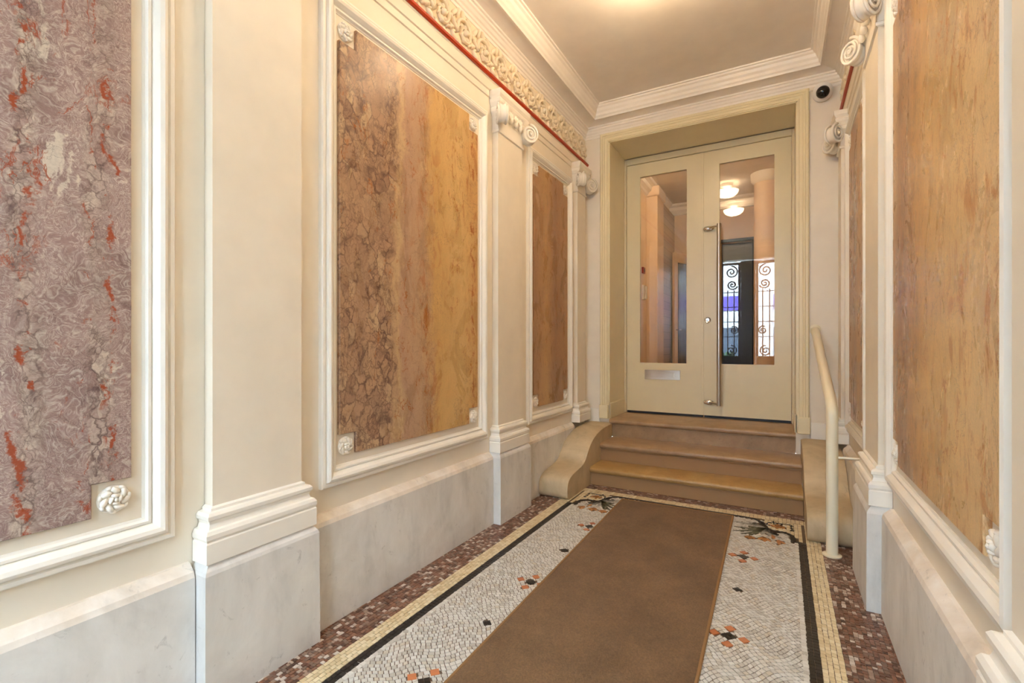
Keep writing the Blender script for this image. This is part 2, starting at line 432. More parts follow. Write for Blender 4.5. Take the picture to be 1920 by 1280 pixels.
# cornice, mitred round the hall
prof = [(0.0, 3.39), (0.010, 3.392), (0.012, 3.412), (0.020, 3.416), (0.024, 3.430), (0.034, 3.438), (0.042, 3.455), (0.052, 3.462), (0.054, 3.476), (0.066, 3.480), (0.068, 3.492),
        (0.10, 3.500), (0.160, 3.512), (0.162, 3.506), (0.174, 3.506), (0.178, 3.522), (0.188, 3.534), (0.192, 3.556), (0.204, 3.572), (0.212, 3.594), (0.226, 3.604), (0.230, 3.616), (0.244, 3.618), (0.246, 3.635)]
bm = BM(); frame_sweep(bm, XL, YF, XR, YB, prof, lambda a, b, h: (a, b, h))
struct('trim_1', bm, M['cornice'], 'white stepped plaster cornice running round the ceiling', 'cornice')

# ---- dado slabs, architrave, red fillet, frieze for each side wall
PIL = {'L': [(0.951, 1.31), (2.905, 3.267), (4.42, 4.75)], 'R': [(0.95, 1.317), (2.83, 3.22), (4.45, 4.75)]}
FRM = {'L': [(-0.53, 0.846), (1.435, 2.815), (3.425, 4.365)], 'R': [None, (1.385, 2.785), (3.40, 4.37)]}

def scroll_unit():
    """One acanthus scroll of the frieze, relief in the y-z plane, standing out along +x."""
    bm = BM()
    pts, rad = [], []
    for i in range(30):
        a = i/29; th = R(200) - a*R(560); r = 0.078*(1-a)**0.9 + 0.008
        pts.append((0.006, 0.02+r*math.cos(th), 0.0+r*math.sin(th))); rad.append(0.011*(1-0.45*a))
    tube(bm, pts, rad, 6)
    pts = [(0.005, -0.06 - 0.17*k/7, -0.03 + 0.085*math.sin(k/7*math.pi*0.9) - 0.045*k/7) for k in range(8)]
    tube(bm, pts, [0.012-0.001*k for k in range(8)], 6)
    for k, (y, z, a, l) in enumerate(((-0.09, 0.07, 50, .05), (-0.05, 0.09, 75, .045), (0.0, 0.098, 100, .04), (0.06, 0.085, 130, .036), (-0.09, -0.075, -40, .05), (-0.04, -0.09, -70, .04), (0.03, -0.095, -100, .036), (0.10, 0.03, 150, .034), (0.108, -0.03, 200, .034))):
        ellip(bm, (0.004, y, z), (0.012, l*0.8, 0.016), Matrix.Rotation(R(a), 4, 'X'), 8, 5)
    for k in range(6):
        a = R(20+60*k); ellip(bm, (0.005, 0.02+0.036*math.cos(a), 0.036*math.sin(a)), (0.010, 0.020, 0.010), Matrix.Rotation(a+R(35), 4, 'X'), 8, 5)
    for k in range(5):
        ellip(bm, (0.004, -0.10-0.028*k, -0.045+0.02*(k % 2)), (0.010, 0.022, 0.011), Matrix.Rotation(R(30-60*(k % 2)), 4, 'X'), 8, 5)
    ellip(bm, (0.01, 0.02, 0), (0.016, 0.020, 0.020), None, 8, 5)
    bmesh.ops.recalc_face_normals(bm, faces=bm.faces)
    me = bpy.data.meshes.new('frieze_scroll'); bm.to_mesh(me); bm.free()
    for p in me.polygons: p.use_smooth = True
    me.materials.append(M['frieze']); return me
SCROLL = scroll_unit()

for side, wall in (('L', wall_left), ('R', wall_right)):
    f = mapper(side)
    def strip(name, prof, y0, y1, mat, parent=wall, smooth=False):
        """prof = (h, z) polygon extruded along the hall."""
        bm = BM(); A = [bm.verts.new(f(y0, z, h)) for h, z in prof]; B = [bm.verts.new(f(y1, z, h)) for h, z in prof]
        bm.faces.new(A); bm.faces.new(B[::-1]); n = len(prof)
        for i in range(n): bm.faces.new((A[i], A[(i+1) % n], B[(i+1) % n], B[i]))
        return newobj(name, bm, mat, parent, smooth=smooth)
    edges = [YF] + [e for p in PIL[side] for e in (p[0]-0.055, p[1]+0.055)]
    spans = [(edges[0], edges[1]), (edges[2], edges[3]), (edges[4], edges[5])]
    for y0, y1 in spans:
        strip('dado_slab', [(0, 0), (0.046, 0), (0.044, 0.452), (0, 0.452)], y0, y1, M['dado'])
        strip('dado_edge', [(0, 0.452), (0.044, 0.452), (0.038, 0.470), (0.012, 0.496), (0, 0.498)], y0, y1, M['dadocap'])
    for y0, y1 in [(YF, PIL[side][0][0]-0.064), (PIL[side][0][1]+0.064, PIL[side][1][0]-0.064), (PIL[side][1][1]+0.064, PIL[side][2][0]-0.064)]: strip('architrave', [(0, 2.885), (0.006, 2.885), (0.006, 2.99), (0.014, 2.994), (0.014, 3.035), (0.022, 3.04), (0.022, 3.048), (0, 3.048)], y0, y1, M['cream'])
    strip('architrave_cap', [(0, 3.048), (0.022, 3.048), (0.022, 3.105), (0.026, 3.110), (0.026, 3.118), (0, 3.118)], YF, YB, M['cream'])
    strip('red_fillet', [(0, 3.118), (0.036, 3.118), (0.044, 3.126), (0.044, 3.140), (0.036, 3.148), (0, 3.148)], YF, YB, M['red'])
    strip('frieze_band', [(0, 3.148), (0.004, 3.148), (0.004, 3.395), (0, 3.395)], YF, YB, M['frieze'])
    y = 4.62
    while y > -1.5:
        o = place('frieze_scroll', SCROLL, wall, f(y, 3.262, 0.004), (0, 0, 0) if side == 'L' else (0, 0, math.pi), (1.7, 1.02, 1.08))
        y -= 0.233

# ---- back wall dressings: casing, reveal lining, skirting
bm = BM()
prof = [(-0.085, 0), (-0.085, 0.022), (-0.076, 0.030), (-0.060, 0.030), (-0.055, 0.022), (-0.040, 0.024), (-0.036, 0.018), (-0.014, 0.018), (-0.010, 0.012), (0.0, 0.012), (0.0, 0.0)]
def casing(bm, prof, z0):
    P = [(OX0, z0), (OX0, OZ), (OX1, OZ), (OX1, z0)]
    rings = []
    for d, h in prof:
        rings.append([bm.verts.new((x, YB-h, z)) for x, z in ((OX0+d, z0), (OX0+d, OZ-d), (OX1-d, OZ-d), (OX1-d, z0))])
    for a, b in zip(rings, rings[1:]):
        for i in range(3): bm.faces.new((a[i], a[i+1], b[i+1], b[i]))
casing(bm, prof, 0.50)
newobj('door_casing', bm, M['door'], wall_back)
for x0, x1 in ((OX0-0.092, OX0), (OX1, OX1+0.092)):
    bm = BM(); box(bm, x0, x1, YB-0.036, YB, 0.50, 0.64); bevel(bm, 0.004, 1)
    newobj('casing_plinth', bm, M['door'], wall_back)
for x0, x1 in ((XL+0.045, OX0-0.092), (OX1+0.092, XR-0.045)):
    bm = BM(); box(bm, x0, x1, YB-0.014, YB, 0.45, 0.60); bevel(bm, 0.005, 1)
    newobj('skirting', bm, M['white'], wall_back)
# reveal panels with a small base
for x0, x1 in ((OX0, OX0+0.012), (OX1-0.012, OX1)):
    bm = BM(); box(bm, x0, x1, YB, 5.26, LAND+0.001, OZ); newobj('reveal_lining', bm, M['door'], wall_back)
    xb = (x0, x1+0.010) if x0 == OX0 else (x0-0.010, x1)
    bm = BM(); box(bm, xb[0], xb[1], YB, 5.25, LAND+0.001, 0.66); bevel(bm, 0.005, 1); newobj('reveal_base', bm, M['door'], wall_back)
bm = BM(); box(bm, OX0, OX1, YB, 5.26, OZ-0.008, OZ); newobj('soffit_lining', bm, M['door'], wall_back)

# ================================================================== MOSAIC FLOOR (tesserae as geometry)
def frame_uv(x, y):
    s, c = math.sin(TH), math.cos(TH); d = -x*s+y*c
    if d < 0.2: return None
    return 960+F_PX*(x*c+y*s)/d, 647+F_PX*CAM_H/d, d
class Tiles:
    def __init__(s): s.v, s.f, s.tone = [], [], []
    def quad(s, pts, tone=None, drop=0.0):
        """pts: four floor points (counter-clockwise); a small bevel-less block proud of the grout."""
        i = len(s.v); n = len(pts)
        z1 = -drop
        for x, y in pts: s.v.append((x, y, z1))
        for x, y in pts: s.v.append((x, y, -0.006))
        s.f.append(tuple(range(i, i+n)))
        for k in range(n): s.f.append((i+k, i+n+k, i+n+(k+1) % n, i+(k+1) % n))
        s.tone += [random.random() if tone is None else tone]*(n+1)
    def build(s, name, mat, parent=None, single=None, count=0, smat=None):
        """Tiles that show largest in the photo become single objects, the rest one mesh."""
        if single:
            vis_ = []
            for k in range(len(s.v)//8):
                cx = sum(p[0] for p in s.v[8*k:8*k+4])/4; cy = sum(p[1] for p in s.v[8*k:8*k+4])/4
                uv = frame_uv(cx, cy)
                if uv and 0 < uv[0] < 1920 and uv[1] < 1278: vis_.append((uv[2], k, cx, cy))
            vis_.sort(); pick = vis_[:count]; gone = set(q[1] for q in pick)
            for _, k, cx, cy in pick:
                me = bpy.data.meshes.new(single)
                me.from_pydata([(p[0]-cx, p[1]-cy, p[2]) for p in s.v[8*k:8*k+8]], [], [(0, 1, 2, 3)]+[(i, 4+i, 4+(i+1) % 4, (i+1) % 4) for i in range(4)])
                me.materials.append(smat); place(single, me, parent, (cx, cy, 0))
            keep = [k for k in range(len(s.v)//8) if k not in gone]
            s.tone = [t_ for k in keep for t_ in s.tone[5*k:5*k+5]]
            s.v = [p for k in keep for p in s.v[8*k:8*k+8]]
            s.f = [tuple(8*j+i for i in f_) for j in range(len(keep)) for f_ in ((0, 1, 2, 3), (0, 4, 5, 1), (1, 5, 6, 2), (2, 6, 7, 3), (3, 7, 4, 0))]
        me = bpy.data.meshes.new(name); me.from_pydata(s.v, [], s.f); me.materials.append(mat)
        a = me.attributes.new('tone', 'FLOAT', 'FACE'); a.data.foreach_set('value', s.tone)
        o = place(name, me, parent); o['kind'] = 'stuff'; return o

def tile_rect(T, x0, x1, y0, y1, nx, ny, gap=0.0022, brick=False, jit=0.0012, along='y'):
    dx, dy = (x1-x0)/nx, (y1-y0)/ny
    for i in range(nx):
        off = 0.5 if (brick and i % 2) else 0
        for j in range(ny):
            a0, b0 = x0+i*dx+gap/2, y0+(j+off)*dy+gap/2
            a1, b1 = x0+(i+1)*dx-gap/2, min(y1, y0+(j+1+off)*dy)-gap/2
            if b1-b0 < 0.004: continue
            q = [(a0, b0), (a1, b0), (a1, b1), (a0, b1)]
            T.quad([(x+random.uniform(-jit, jit), y+random.uniform(-jit, jit)) for x, y in q], drop=random.uniform(0, 0.0008))

CRM0, CRM1, BLK1 = 0.892, 0.812, 0.768        # distances from the hall axis: cream outer, cream/black, black inner
YE = 3.97                                      # cream border's far edge, before the steps
red, crm, blk = Tiles(), Tiles(), Tiles()
y_start = YF
for sgn in (-1, 1):
    xs = sorted((XC+sgn*CRM0, XC+sgn*1.125))
    # red-brown strip: irregular rows along the wall
    nrow = 13
    for i in range(nrow):
        y = y_start + random.random()*0.02
        wdt = (xs[1]-xs[0])/nrow
        while y < 4.09:
            L = random.uniform(0.012, 0.026)
            q = [(xs[0]+i*wdt+.001, y), (xs[0]+(i+1)*wdt-.001, y), (xs[0]+(i+1)*wdt-.001, y+L-.002), (xs[0]+i*wdt+.001, y+L-.002)]
            red.quad([(a+random.uniform(-.002, .002), b+random.uniform(-.002, .002)) for a, b in q], drop=random.uniform(0, .0012))
            y += L
    xs = sorted((XC+sgn*CRM0, XC+sgn*CRM1))
    tile_rect(crm, xs[0], xs[1], y_start, YE, 4, int((YE-y_start)/0.026), brick=True)
    xs = sorted((XC+sgn*CRM1, XC+sgn*BLK1))
    tile_rect(blk, xs[0], xs[1], y_start, 3.53, 2, int((3.53-y_start)/0.022))
tile_rect(red, XC-CRM0, XC+CRM0, YE, 4.092, 80, 9, jit=0.002)
tile_rect(crm, XC-CRM1, XC+CRM1, 3.89, YE, 62, 4, brick=False)
edge_row = Tiles()
for sgn in (-1, 1):
    xs = sorted((XC+sgn*BLK1, XC+sgn*(BLK1-0.021)))
    tile_rect(edge_row, xs[0], xs[1], y_start, 3.52, 1, int((3.52-y_start)/0.022))
edge_row.build('white_edge_tesserae', M['t_white'], floor)

# corner ornaments (right one measured, left one mirrored about the hall axis)
def mir(p, sgn): return (p[0], p[1]) if sgn > 0 else (2*XC-p[0], p[1])
orn_black, orn_green, orn_grey, orn_ochre = Tiles(), Tiles(), Tiles(), Tiles()
occupied = []                                   # (x, y, radius) kept free of field tiles
def catmull(P, n=6):
    out = []
    Q = [P[0]] + list(P) + [P[-1]]
    for i in range(1, len(Q)-2):
        for k in range(n):
            u = k/n; a, b, c, d = Q[i-1], Q[i], Q[i+1], Q[i+2]
            out.append(tuple(0.5*((2*b[j]) + (-a[j]+c[j])*u + (2*a[j]-5*b[j]+4*c[j]-d[j])*u*u + (-a[j]+3*b[j]-3*c[j]+d[j])*u**3) for j in (0, 1)))
    out.append(tuple(P[-1])); return out
def band(T, pts, widths, sgn, cuts=1):
    n = len(pts)
    for i in range(n-1):
        a, b = Vector(pts[i]), Vector(pts[i+1]); d = (b-a)
        if d.length < 1e-5: continue
        def nrm(k):
            t_ = Vector(pts[min(k+1, n-1)])-Vector(pts[max(k-1, 0)]); t_.normalize(); return Vector((-t_.y, t_.x))
        wa = widths if not isinstance(widths, (list, tuple)) else widths[0]+(widths[1]-widths[0])*i/n
        wb = widths if not isinstance(widths, (list, tuple)) else widths[0]+(widths[1]-widths[0])*(i+1)/n
        e = d.normalized()*0.0007
        q = [a+e-nrm(i)*wa/2, b-e-nrm(i+1)*wb/2, b-e+nrm(i+1)*wb/2, a+e+nrm(i)*wa/2]
        q = [mir(p, sgn) for p in q]
        if sgn < 0: q = q[::-1]
        T.quad(q)
        occupied.append((*mir((a+b)/2, sgn), max(wa, wb)/2+0.006))
def leaf(T, base, tip, width, sgn, bend=0.0, n=6):
    a, b = Vector(base), Vector(tip); d = b-a; nn = Vector((-d.y, d.x)).normalized()
    pts = [tuple(a+d*(k/n)+nn*bend*math.sin(math.pi*k/n)) for k in range(n+1)]
    for i in range(n):
        w0 = width*math.sin(math.pi*(0.12+0.83*i/n))**0.8; w1 = width*math.sin(math.pi*(0.12+0.83*(i+1)/n))**0.8 if i < n-1 else 0.003
        band(T, [pts[i], pts[i+1]], [w0, w1*1.0], sgn)
def spiral(c, r0, r1, a0, a1, n=14):
    return [(c[0]+(r0+(r1-r0)*k/n)*math.cos(R(a0+(a1-a0)*k/n)), c[1]+(r0+(r1-r0)*k/n)*math.sin(R(a0+(a1-a0)*k/n))) for k in range(n+1)]
for sgn in (-1, 1):
    band(orn_black, [(0.137, 3.53), (0.115, 3.53), (0.09, 3.53), (0.066, 3.53)], 0.026, sgn)
    band(orn_black, catmull([(0.066, 3.518), (0.066, 3.60), (0.050, 3.648), (0.015, 3.672), (-0.025, 3.668), (-0.052, 3.645), (-0.050, 3.615), (-0.030, 3.606), (-0.022, 3.625)]), [0.030, 0.022], sgn)
    band(orn_black, catmull([(-0.03, 3.675), (-0.075, 3.690), (-0.098, 3.745), (-0.120, 3.805), (-0.155, 3.845), (-0.20, 3.865), (-0.30, 3.868)]), [0.022, 0.026], sgn)
    band(orn_black, catmull([(-0.125, 3.80), (-0.118, 3.765), (-0.135, 3.738), (-0.162, 3.742), (-0.168, 3.765), (-0.150, 3.775)]), [0.024, 0.020], sgn)
    # little framed flower in the cream corner
    band(orn_black, [(-0.09, 3.775), (-0.082, 3.83), (-0.045, 3.838), (-0.012, 3.842), (0.03, 3.846), (0.062, 3.85)], 0.010, sgn)
    band(orn_black, [(0.064, 3.85), (0.058, 3.81), (0.064, 3.76), (0.060, 3.715)], 0.010, sgn)
    band(orn_black, [(-0.046, 3.80), (-0.050, 3.88)], 0.010, sgn)
    band(orn_black, [(0.03, 3.735), (0.085, 3.745)], 0.009, sgn)
    for tp in ((-0.068, 3.775), (0.022, 3.79), (-0.03, 3.74), (-0.02, 3.82), (0.02, 3.755)):
        leaf(orn_ochre, (-0.022, 3.778), tp, 0.030, sgn, 0, 3)
    for tp, wd, bd in (((-0.285, 3.63), 0.023, .02), ((-0.285, 3.545), 0.023, .015), ((-0.235, 3.505), 0.020, .012), ((-0.185, 3.51), 0.018, .006), ((-0.20, 3.69), .024, .012)):
        leaf(orn_green, (-0.092, 3.70), tp, wd, sgn, bd)
    for tp, wd, bd in (((-0.29, 3.735), .030, -.015), ((-0.215, 3.775), .022, -.01), ((-0.055, 3.56), .026, -.01), ((0.0, 3.555), .022, -.02), ((-0.115, 3.565), .024, 0)):
        leaf(orn_grey, (-0.085, 3.69), tp, wd, sgn, bd)
    for a_, tp in (((-0.178, 3.50), (-0.178, 3.445)), ((-0.178, 3.50), (-0.205, 3.465)), ((-0.178, 3.50), (-0.15, 3.46)), ((-0.10, 3.52), (-0.13, 3.465)), ((-0.10, 3.52), (-0.092, 3.445)), ((-0.10, 3.52), (-0.06, 3.465)), ((-0.02, 3.515), (-0.01, 3.44)), ((-0.02, 3.515), (0.02, 3.47)), ((-0.055, 3.60), (-0.04, 3.53))):
        leaf(orn_ochre, a_, tp, 0.024, sgn, 0, 3)
band(blk, [(-0.30 - 0.025*k, 3.868) for k in range(31)], 0.024, 1)
# cream ground between the corner ornament and the outer border
for sgn in (-1, 1):
    for i in range(10):
        for j in range(15):
            x, y = -0.105+i*0.0225+0.011, 3.545+j*0.0225+0.011
            if y > 3.885 or x > 0.135: continue
            # outside of the black curve only
            if x < 0.055 and y < 3.69: continue
            if x < -0.085 and y < 3.83-((x+0.13)*0.5): continue
            if any((mir((x, y), sgn)[0]-o[0])**2+(mir((x, y), sgn)[1]-o[1])**2 < (o[2]+0.003)**2 for o in occupied): continue
            q = [mir((x+dx*0.0102, y+dy*0.0102), sgn) for dx, dy in ((-1, -1), (1, -1), (1, 1), (-1, 1))]
            crm.quad(q if sgn > 0 else q[::-1])
            occupied.append((*mir((x, y), sgn), 0.013))
red.build('red_brown_tesserae', M['t_red'], floor, 'red_brown_tile', 200, M['t_red1'])
crm.build('cream_border_tesserae', M['t_cream'], floor, 'cream_tile', 200, M['t_cream1'])
blk.build('black_border_tesserae', M['t_black'], floor, 'border_tile', 120, M['t_black1'])
orn_black.build('black_scroll_tesserae', M['t_black'], floor)
orn_green.build('green_leaf_tesserae', M['t_green'], floor)
orn_grey.build('grey_leaf_tesserae', M['t_grey'], floor)
orn_ochre.build('ochre_petal_tesserae', M['t_ochre'], floor)

# accents: diamonds of four black tiles with four orange diamonds, single black diamonds between
bm = BM(); d_ = 0.0225
box(bm, -d_/2+.0008, d_/2-.0008, -d_/2+.0008, d_/2-.0008, -0.006, 0.0004)
TILE_B = bpy.data.meshes.new('accent_tile'); bm.to_mesh(TILE_B); TILE_B.materials.append(M['t_black1']); bm.free()
bm = BM(); box(bm, -0.0165, 0.0165, -0.0165, 0.0165, -0.006, 0.0004)
TILE_O = bpy.data.meshes.new('orange_tile'); bm.to_mesh(TILE_O); TILE_O.materials.append(M['t_orange']); bm.free()
for ax in (-1.155, -0.197):
    for k, ay in enumerate((-0.38, 0.06, 0.50, 0.94, 1.385, 1.82, 2.25, 2.70, 3.138)):
        hd = 0.0225*math.sqrt(2)/2
        big = k % 2 == 0
        for dx, dy in ((hd, 0), (-hd, 0), (0, hd), (0, -hd)):
            s_ = 1.0 if big else 0.78
            place('black_tile', TILE_B, floor, (ax+dx*s_, ay+dy*s_, 0), (0, 0, R(45)), (s_, s_, 1))
        occupied.append((ax, ay, 0.030 if big else 0.024))
        if big:
            for dx, dy in ((0.059, 0), (-0.059, 0), (0, 0.063), (0, -0.063)):
                place('orange_tile', TILE_O, floor, (ax+dx, ay+dy, 0), (0, 0, R(45)))
                occupied.append((ax+dx, ay+dy, 0.022))

# white field on wavy diagonal rows
def in_carpet(x, y):
    ct, st_ = math.cos(R(1.0)), math.sin(R(1.0))
    return -1.11+0.0177*(3.82-y) < x < -0.32+0.0177*(3.85-y) and y < 3.79
p_ = 0.0208
cells = {}
for o in occupied:
    cells.setdefault((int(o[0]//0.05), int(o[1]//0.05)), []).append(o)
def hit(x, y):
    i, j = int(x//0.05), int(y//0.05)
    for a in (i-1, i, i+1):
        for b in (j-1, j, j+1):
            for o in cells.get((a, b), ()):
                if (x-o[0])**2+(y-o[1])**2 < (o[2]-0.003)**2: return True
    return False
cand = []
s2 = math.sqrt(0.5)
def warp_ab(a, b):
    b2 = b + 0.010*math.sin(2*math.pi*a/0.21+1.3*math.sin(b*5)); a2 = a + 0.006*math.sin(b*17)
    return ((a2+b2)*s2, (a2-b2)*s2)
amin, amax, bmin, bmax = -3.0, 3.0, -4.2, 1.8
nb = int((bmax-bmin)/p_)
for ib in range(nb):
    b = bmin+ib*p_; a = amin + random.random()*0.02
    while a < amax:
        L = random.uniform(0.017, 0.026)
        cx, cy = warp_ab(a+L/2, b+p_/2)
        if XC-BLK1-0.004 < cx < XC+BLK1+0.004 and YF < cy < 3.850 and not in_carpet(cx, cy):
            far = cy > 3.52 and abs(cx-XC) > 0.738
            if not far and not (cy > 3.52 and hit(cx, cy)) and not hit(cx, cy):
                gq = 0.0017
                q = [warp_ab(a+gq, b+gq), warp_ab(a+gq, b+p_-gq), warp_ab(a+L-gq, b+p_-gq), warp_ab(a+L-gq, b+gq)]
                q = [(x+random.uniform(-.0009, .0009), y+random.uniform(-.0009, .0009)) for x, y in q]
                ar = sum(q[i][0]*q[(i+1) % 4][1]-q[(i+1) % 4][0]*q[i][1] for i in range(4))
                cand.append((cx, cy, q if ar > 0 else q[::-1]))
        a += L
vis = []
for k, (cx, cy, q) in enumerate(cand):
    uv = frame_uv(cx, cy)
    if uv and 0 < uv[0] < 1920 and uv[1] < 1278: vis.append((uv[2], k))
vis.sort(); near = set(k for _, k in vis[:300])
fld = Tiles()
for k, (cx, cy, q) in enumerate(cand):
    if k in near:
        me = bpy.data.meshes.new('white_tile')
        loc = [(x-cx, y-cy, 0.0) for x, y in q] + [(x-cx, y-cy, -0.006) for x, y in q]
        me.from_pydata(loc, [], [(0, 1, 2, 3)]+[(i, 4+i, 4+(i+1) % 4, (i+1) % 4) for i in range(4)])
        me.materials.append(M['t_white1']); place('white_tile', me, floor, (cx, cy, -0.0012))
    else: fld.quad(q, drop=0.0012+random.uniform(0, 0.0006))
fld.build('white_field_tesserae', M['t_white'], floor)

# ================================================================== CARPET RUNNER
ca = empty('carpet_runner', (-0.715, 3.822, 0.0), 'brown pile carpet runner lying on the mosaic floor', 'carpet')
ca.rotation_euler = (0, 0, R(1.0))
bm = BM(); nx, ny, Wc, Lc = 20, 90, 0.82, 4.6
grid = {}
for i in range(nx+1):
    for j in range(ny+1):
        x, y = -Wc/2+Wc*i/nx, -Lc*j/ny
        e = min(i, nx-i, j, ny-j)
        z = 0.011 + 0.0012*math.sin(x*7+y*3)+0.001*math.sin(y*9) if e > 0 else 0.006
        grid[i, j] = bm.verts.new((x, y, z))
for i in range(nx):
    for j in range(ny): bm.faces.new((grid[i, j], grid[i+1, j], grid[i+1, j+1], grid[i, j+1]))
newobj('pile', bm, M['carpet'], ca, smooth=True)
bm = BM()
prof_c = [(-0.004, 0.0008), (-0.004, 0.006), (0.0, 0.0095), (0.008, 0.0095), (0.010, 0.006)]
frame_sweep(bm, -Wc/2, -Lc, Wc/2, 0.0, prof_c, lambda a, b, h: (a, b, h))
newobj('binding', bm, M['carpet_edge'], ca)

# ================================================================== STEPS
st = empty('entrance_steps', (XC-0.015, 4.5, 0), 'three worn stone steps with brown risers below the double door', 'steps')
def rel(o, x, y, z=0): return (x-o.location.x, y-o.location.y, z-o.location.z)
SX0, SX1 = -1.494, 0.14
levels = [(0.0, 0.16, 4.095, 4.37, 'tread1'), (0.16, 0.325, 4.37, 4.747, 'tread'), (0.325, 0.50, 4.747, 5.49, 'tread')]
for k, (z0, z1, y0, y1, mt) in enumerate(levels):
    x0, x1 = (SX0, SX1) if k < 2 else (-1.526, 0.106)
    bm = BM(); box(bm, x0-st.location.x, x1-st.location.x, y0-4.5, y1-4.5, z0, z1-0.048)
    o = newobj('riser', bm, M['riser'] if k < 2 else M['tread'], st)
    pr = [(y0-0.028+0.010, z1-0.046), (y0-0.028, z1-0.036), (y0-0.030, z1-0.020), (y0-0.026, z1-0.008), (y0-0.014, z1), (y1-0.0, z1), (y1, z1-0.046)]
    bm = BM()
    nseg = 24; rows = []
    rnd = random.Random(k)
    for i in range(nseg+1):
        x = x0+(x1-x0)*i/nseg-st.location.x
        wv = [rnd.uniform(-0.002, 0.002), rnd.uniform(-0.0025, 0.001)] if k == 0 else [rnd.uniform(-0.0008, 0.0008)]*2
        rows.append([bm.verts.new((x, y-4.5+(wv[0] if m < 5 else 0), z+(wv[1] if 1 < m < 5 else 0))) for m, (y, z) in enumerate(pr)])
    for a, b in zip(rows, rows[1:]):
        for m in range(len(pr)): bm.faces.new((a[m], b[m], b[(m+1) % len(pr)], a[(m+1) % len(pr)]))
    bm.faces.new(rows[0]); bm.faces.new(rows[-1][::-1])
    newobj('tread', bm, M[mt], st, smooth=True)
    if k < 2:
        bm = BM(); tube(bm, [(x0-st.location.x+.002, y0-4.5-0.004, z1-0.052), (x1-st.location.x-.002, y0-4.5-0.004, z1-0.052)], 0.006, 8)
        newobj('bead', bm, M['riser'], st)

# stone scroll cheeks either side of the steps
SCP = [(3.60, 0.0), (3.565, 0.03), (3.562, 0.10), (3.580, 0.15), (3.625, 0.182), (3.70, 0.200), (3.80, 0.212), (3.90, 0.226), (3.965, 0.255), (4.02, 0.305), (4.08, 0.355), (4.16, 0.400), (4.28, 0.437), (4.42, 0.458), (4.58, 0.466), (4.718, 0.466)]
for nm, x0, x1, lab in (('L', XL+0.048, -1.496, 'rubbed stone scroll cheek of the steps on the side opposite the handrail'), ('R', 0.143, XR-0.048, 'rubbed stone scroll cheek of the steps behind the cream handrail post')):
    e = empty('stone_scroll', ((x0+x1)/2, 3.6, 0), lab, 'stone scroll', 'stone scrolls flanking the steps')
    bm = BM(); c = catmull(SCP, 3)
    outl = [(p[0]-3.6, p[1]) for p in c]
    ns = 8; rows = []
    for i in range(ns+1):
        u = i/ns; x = (x0+(x1-x0)*u)-(x0+x1)/2
        edge = min(u, 1-u)*(x1-x0); dz = 0.012*max(0, 1-edge/0.03)
        rows.append([bm.verts.new((x, y, max(0, z-dz*min(1, z/0.05)))) for y, z in outl] + [bm.verts.new((x, 4.718-3.6, 0.0))])
    for a, b in zip(rows, rows[1:]):
        for m in range(len(a)): bm.faces.new((a[m], b[m], b[(m+1) % len(a)], a[(m+1) % len(a)]))
    bm.faces.new(rows[0]); bm.faces.new(rows[-1][::-1])
    newobj('scroll_block', bm, M['scrollstone'], e, smooth=True)

# ================================================================== MARBLE PANELS
FPROF = [(0, 0), (0, 0.018), (0.005, 0.024), (0.016, 0.025), (0.021, 0.019), (0.025, 0.019), (0.028, 0.034), (0.038, 0.038), (0.050, 0.034), (0.062, 0.022), (0.067, 0.014), (0.070, 0.019), (0.078, 0.019), (0.083, 0.009), (0.090, 0.006), (0.090, 0.0)]
def rosette_mesh():
    bm = BM()
    lathe(bm, [(0.042, 0.0), (0.043, 0.005), (0.039, 0.010), (0.02, 0.013), (0.0, 0.014)], 20, Matrix.Rotation(R(90), 4, 'Y'))
    for k in range(7):
        a = 2*math.pi*k/7
        ellip(bm, (0.012, 0.028*math.cos(a), 0.028*math.sin(a)), (0.009, 0.017, 0.009), Matrix.Rotation(a+R(55), 4, 'X'), 8, 5)
        ellip(bm, (0.010, 0.038*math.cos(a+.4), 0.038*math.sin(a+.4)), (0.008, 0.010, 0.006), Matrix.Rotation(a+.4+R(90), 4, 'X'), 8, 5)
    for k in range(4):
        a = 2*math.pi*k/4+.3
        ellip(bm, (0.018, 0.011*math.cos(a), 0.011*math.sin(a)), (0.009, 0.012, 0.006), Matrix.Rotation(a+R(70), 4, 'X'), 8, 5)
    ellip(bm, (0.022, 0, 0), (0.007, 0.006, 0.006), None, 8, 5)
    bmesh.ops.recalc_face_normals(bm, faces=bm.faces)
    me = bpy.data.meshes.new('rosette'); bm.to_mesh(me); bm.free()
    for p in me.polygons: p.use_smooth = True
    me.materials.append(M['plaster']); return me
ROSETTE = rosette_mesh()
ZF0, ZF1, ZS0, ZS1, NO = 0.605, 2.875, 0.735, 2.765, 0.10
